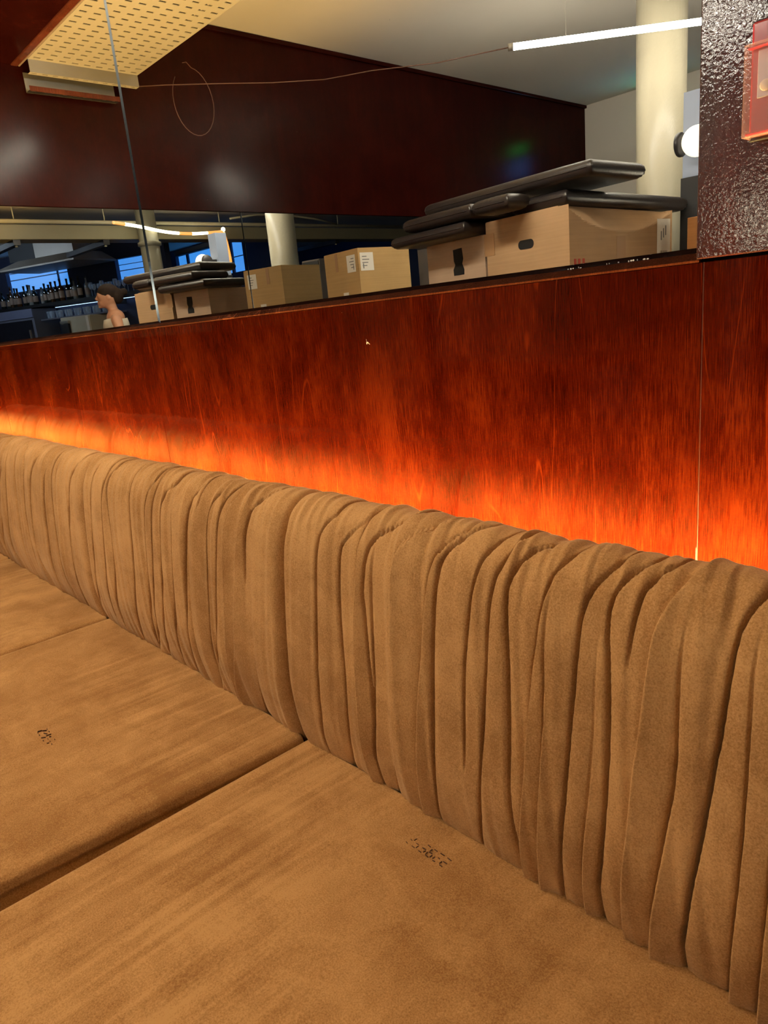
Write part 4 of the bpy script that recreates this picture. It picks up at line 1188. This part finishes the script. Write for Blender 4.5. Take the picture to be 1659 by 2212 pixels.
# ------------------------------------------------------------------ the person in the cream top, seated at the counter
def person():
    o = Vector((.08, -2.20, .03))
    f = Vector((.39, .92, 0)).normalized(); s = Vector((f.y, -f.x, 0))       # facing and right-hand directions
    def P(x, y, z): return tuple(o + s * x + f * y + Vector((0, 0, z)))
    R3 = Matrix((tuple(s), tuple(f), (0, 0, 1))).transposed()
    b = MB()
    def limb(pts, n=14): b.tube([P(*p[:3]) for p in pts], [p[3] for p in pts], n)
    # trunk
    for z, rx, ry, y in ((.70, .165, .115, 0), (.78, .160, .112, 0), (.88, .135, .098, .005), (.97, .140, .100, .012), (1.06, .160, .108, .018), (1.14, .155, .100, .018), (1.195, .120, .085, .012)):
        b.ball(P(0, y, z), rx, ry, .085, 18, 10, R3)
    limb([(0, .010, 1.17, .060), (0, .016, 1.22, .050), (0, .028, 1.28, .047), (0, .040, 1.32, .050)])
    # head, turned down a little
    b.ball(P(0, .055, 1.395), .074, .092, .100, 20, 14, R3)
    b.ball(P(0, .095, 1.340), .050, .052, .048, 16, 10, R3)
    b.tube([P(0, .138, 1.405), P(0, .158, 1.376), P(0, .150, 1.366)], [.009, .013, .010], 8)
    b.ball(P(0, .138, 1.343), .022, .016, .007, 10, 8, R3); b.ball(P(0, .136, 1.331), .020, .015, .007, 10, 8, R3)
    b.ball(P(0, .133, 1.306), .022, .018, .016, 10, 8, R3)
    for q in (-1, 1):
        b.ball(P(q * .031, .128, 1.398), .015, .012, .010, 10, 8, R3)
        b.ball(P(q * .031, .132, 1.416), .020, .010, .006, 10, 8, R3)
        b.ball(P(q * .076, .045, 1.385), .008, .018, .028, 10, 8, R3)
        # arm with hand and five fingers resting on the thigh
        limb([(q * .120, .010, 1.185, .052), (q * .175, .010, 1.175, .052), (q * .195, .000, 1.10, .046), (q * .205, -.010, .93, .038), (q * .195, .06, .86, .034), (q * .150, .20, .80, .026), (q * .135, .245, .785, .022)])
        b.ball(P(q * .130, .285, .780), .038, .048, .015, 12, 8, R3)
        for k, ln_ in enumerate((.062, .070, .066, .052)):
            x = q * (.130 + (k - 1.5) * .020)
            limb([(x, .318, .781, .0095), (x, .318 + ln_ * .55, .779, .0088), (x, .318 + ln_, .764, .0075)], 8)
        limb([(q * .098, .268, .781, .011), (q * .078, .295, .776, .010), (q * .074, .322, .768, .0085)], 8)
        # leg: thigh forward, shin down to the stool's foot rail
        limb([(q * .085, .0, .735, .088), (q * .100, .20, .725, .080), (q * .105, .40, .700, .062), (q * .105, .43, .63, .056), (q * .100, .40, .45, .052), (q * .095, .36, .30, .038), (q * .095, .355, .245, .036)])
        b.ball(P(q * .095, .40, .225), .040, .095, .030, 12, 8, R3)
    t = empty('person', tuple(o), 'person in a strapless cream top, hair tied back, facing left at the counter', 'person')
    body = b.build('body', skin, t, True)
    rm = body.modifiers.new('remesh', 'REMESH'); rm.mode = 'VOXEL'; rm.voxel_size = .0075; rm.use_smooth_shade = True
    sm = body.modifiers.new('smooth', 'SMOOTH'); sm.factor = .5; sm.iterations = 3
    h = MB()
    h.ball(P(0, .040, 1.428), .083, .100, .082, 20, 12, R3)
    h.ball(P(0, -.030, 1.395), .070, .062, .075, 18, 12, R3)
    h.ball(P(0, -.098, 1.425), .036, .036, .034, 14, 10, R3)
    hr = h.build('hair', hair_m, t, True)
    r2 = hr.modifiers.new('remesh', 'REMESH'); r2.mode = 'VOXEL'; r2.voxel_size = .008; r2.use_smooth_shade = True
    c = MB()
    rings = [(.70, .176, .128, 0), (.78, .168, .122, 0), (.88, .146, .110, .005), (.97, .152, .114, .012), (1.06, .172, .122, .018), (1.130, .176, .120, .020), (1.185, .172, .108, .018)]
    v = []; fc = []; n_ = 28
    for z, rx, ry, y in rings:
        for k in range(n_):
            a = 2 * math.pi * k / n_
            v.append(P(rx * math.cos(a), y + ry * math.sin(a), z + .004 * math.sin(3 * a)))
    for i in range(len(rings) - 1):
        for k in range(n_):
            fc.append((i * n_ + k, i * n_ + (k + 1) % n_, (i + 1) * n_ + (k + 1) % n_, (i + 1) * n_ + k))
    c.add(v, fc)
    cl = c.build('strapless_top', cream_cloth, t, True)
    so_ = cl.modifiers.new('thickness', 'SOLIDIFY'); so_.thickness = .004
    tr = MB()
    for q in (-1, 1):
        tr.tube([P(q * .080, -.03, .740), P(q * .090, .0, .735), P(q * .100, .20, .725), P(q * .105, .40, .700), P(q * .105, .435, .63), P(q * .100, .40, .45), P(q * .095, .36, .30)], [.090, .097, .089, .071, .065, .061, .050], 16)
    tr.build('trousers', trouser, t, True)
    for q in (-1, 1):
        MB().ball(P(q * .095, .40, .220), .047, .108, .038, 14, 10, R3).build('shoe', shoe_m, t, True)
    st = empty('bar_stool', tuple(o), 'black bar stool under the person in the cream top', 'stool')
    MB().lathe([(.17, .557), (.18, .567), (.18, .603), (.16, .612)], tuple(o), 28).build('seat', leather, st, True)
    for k in range(4):
        a = math.pi / 4 + k * math.pi / 2
        MB().tube([tuple(o + Vector((.12 * math.cos(a), .12 * math.sin(a), .5565))), tuple(o + Vector((.19 * math.cos(a), .19 * math.sin(a), -.028)))], .012, 8).build('leg', dark_metal, st, True)
    MB().tube([tuple(o + Vector((.163 * math.cos(2 * math.pi * k / 24), .163 * math.sin(2 * math.pi * k / 24), .19))) for k in range(25)], .009, 8).build('foot_rail', dark_metal, st, True)
person()
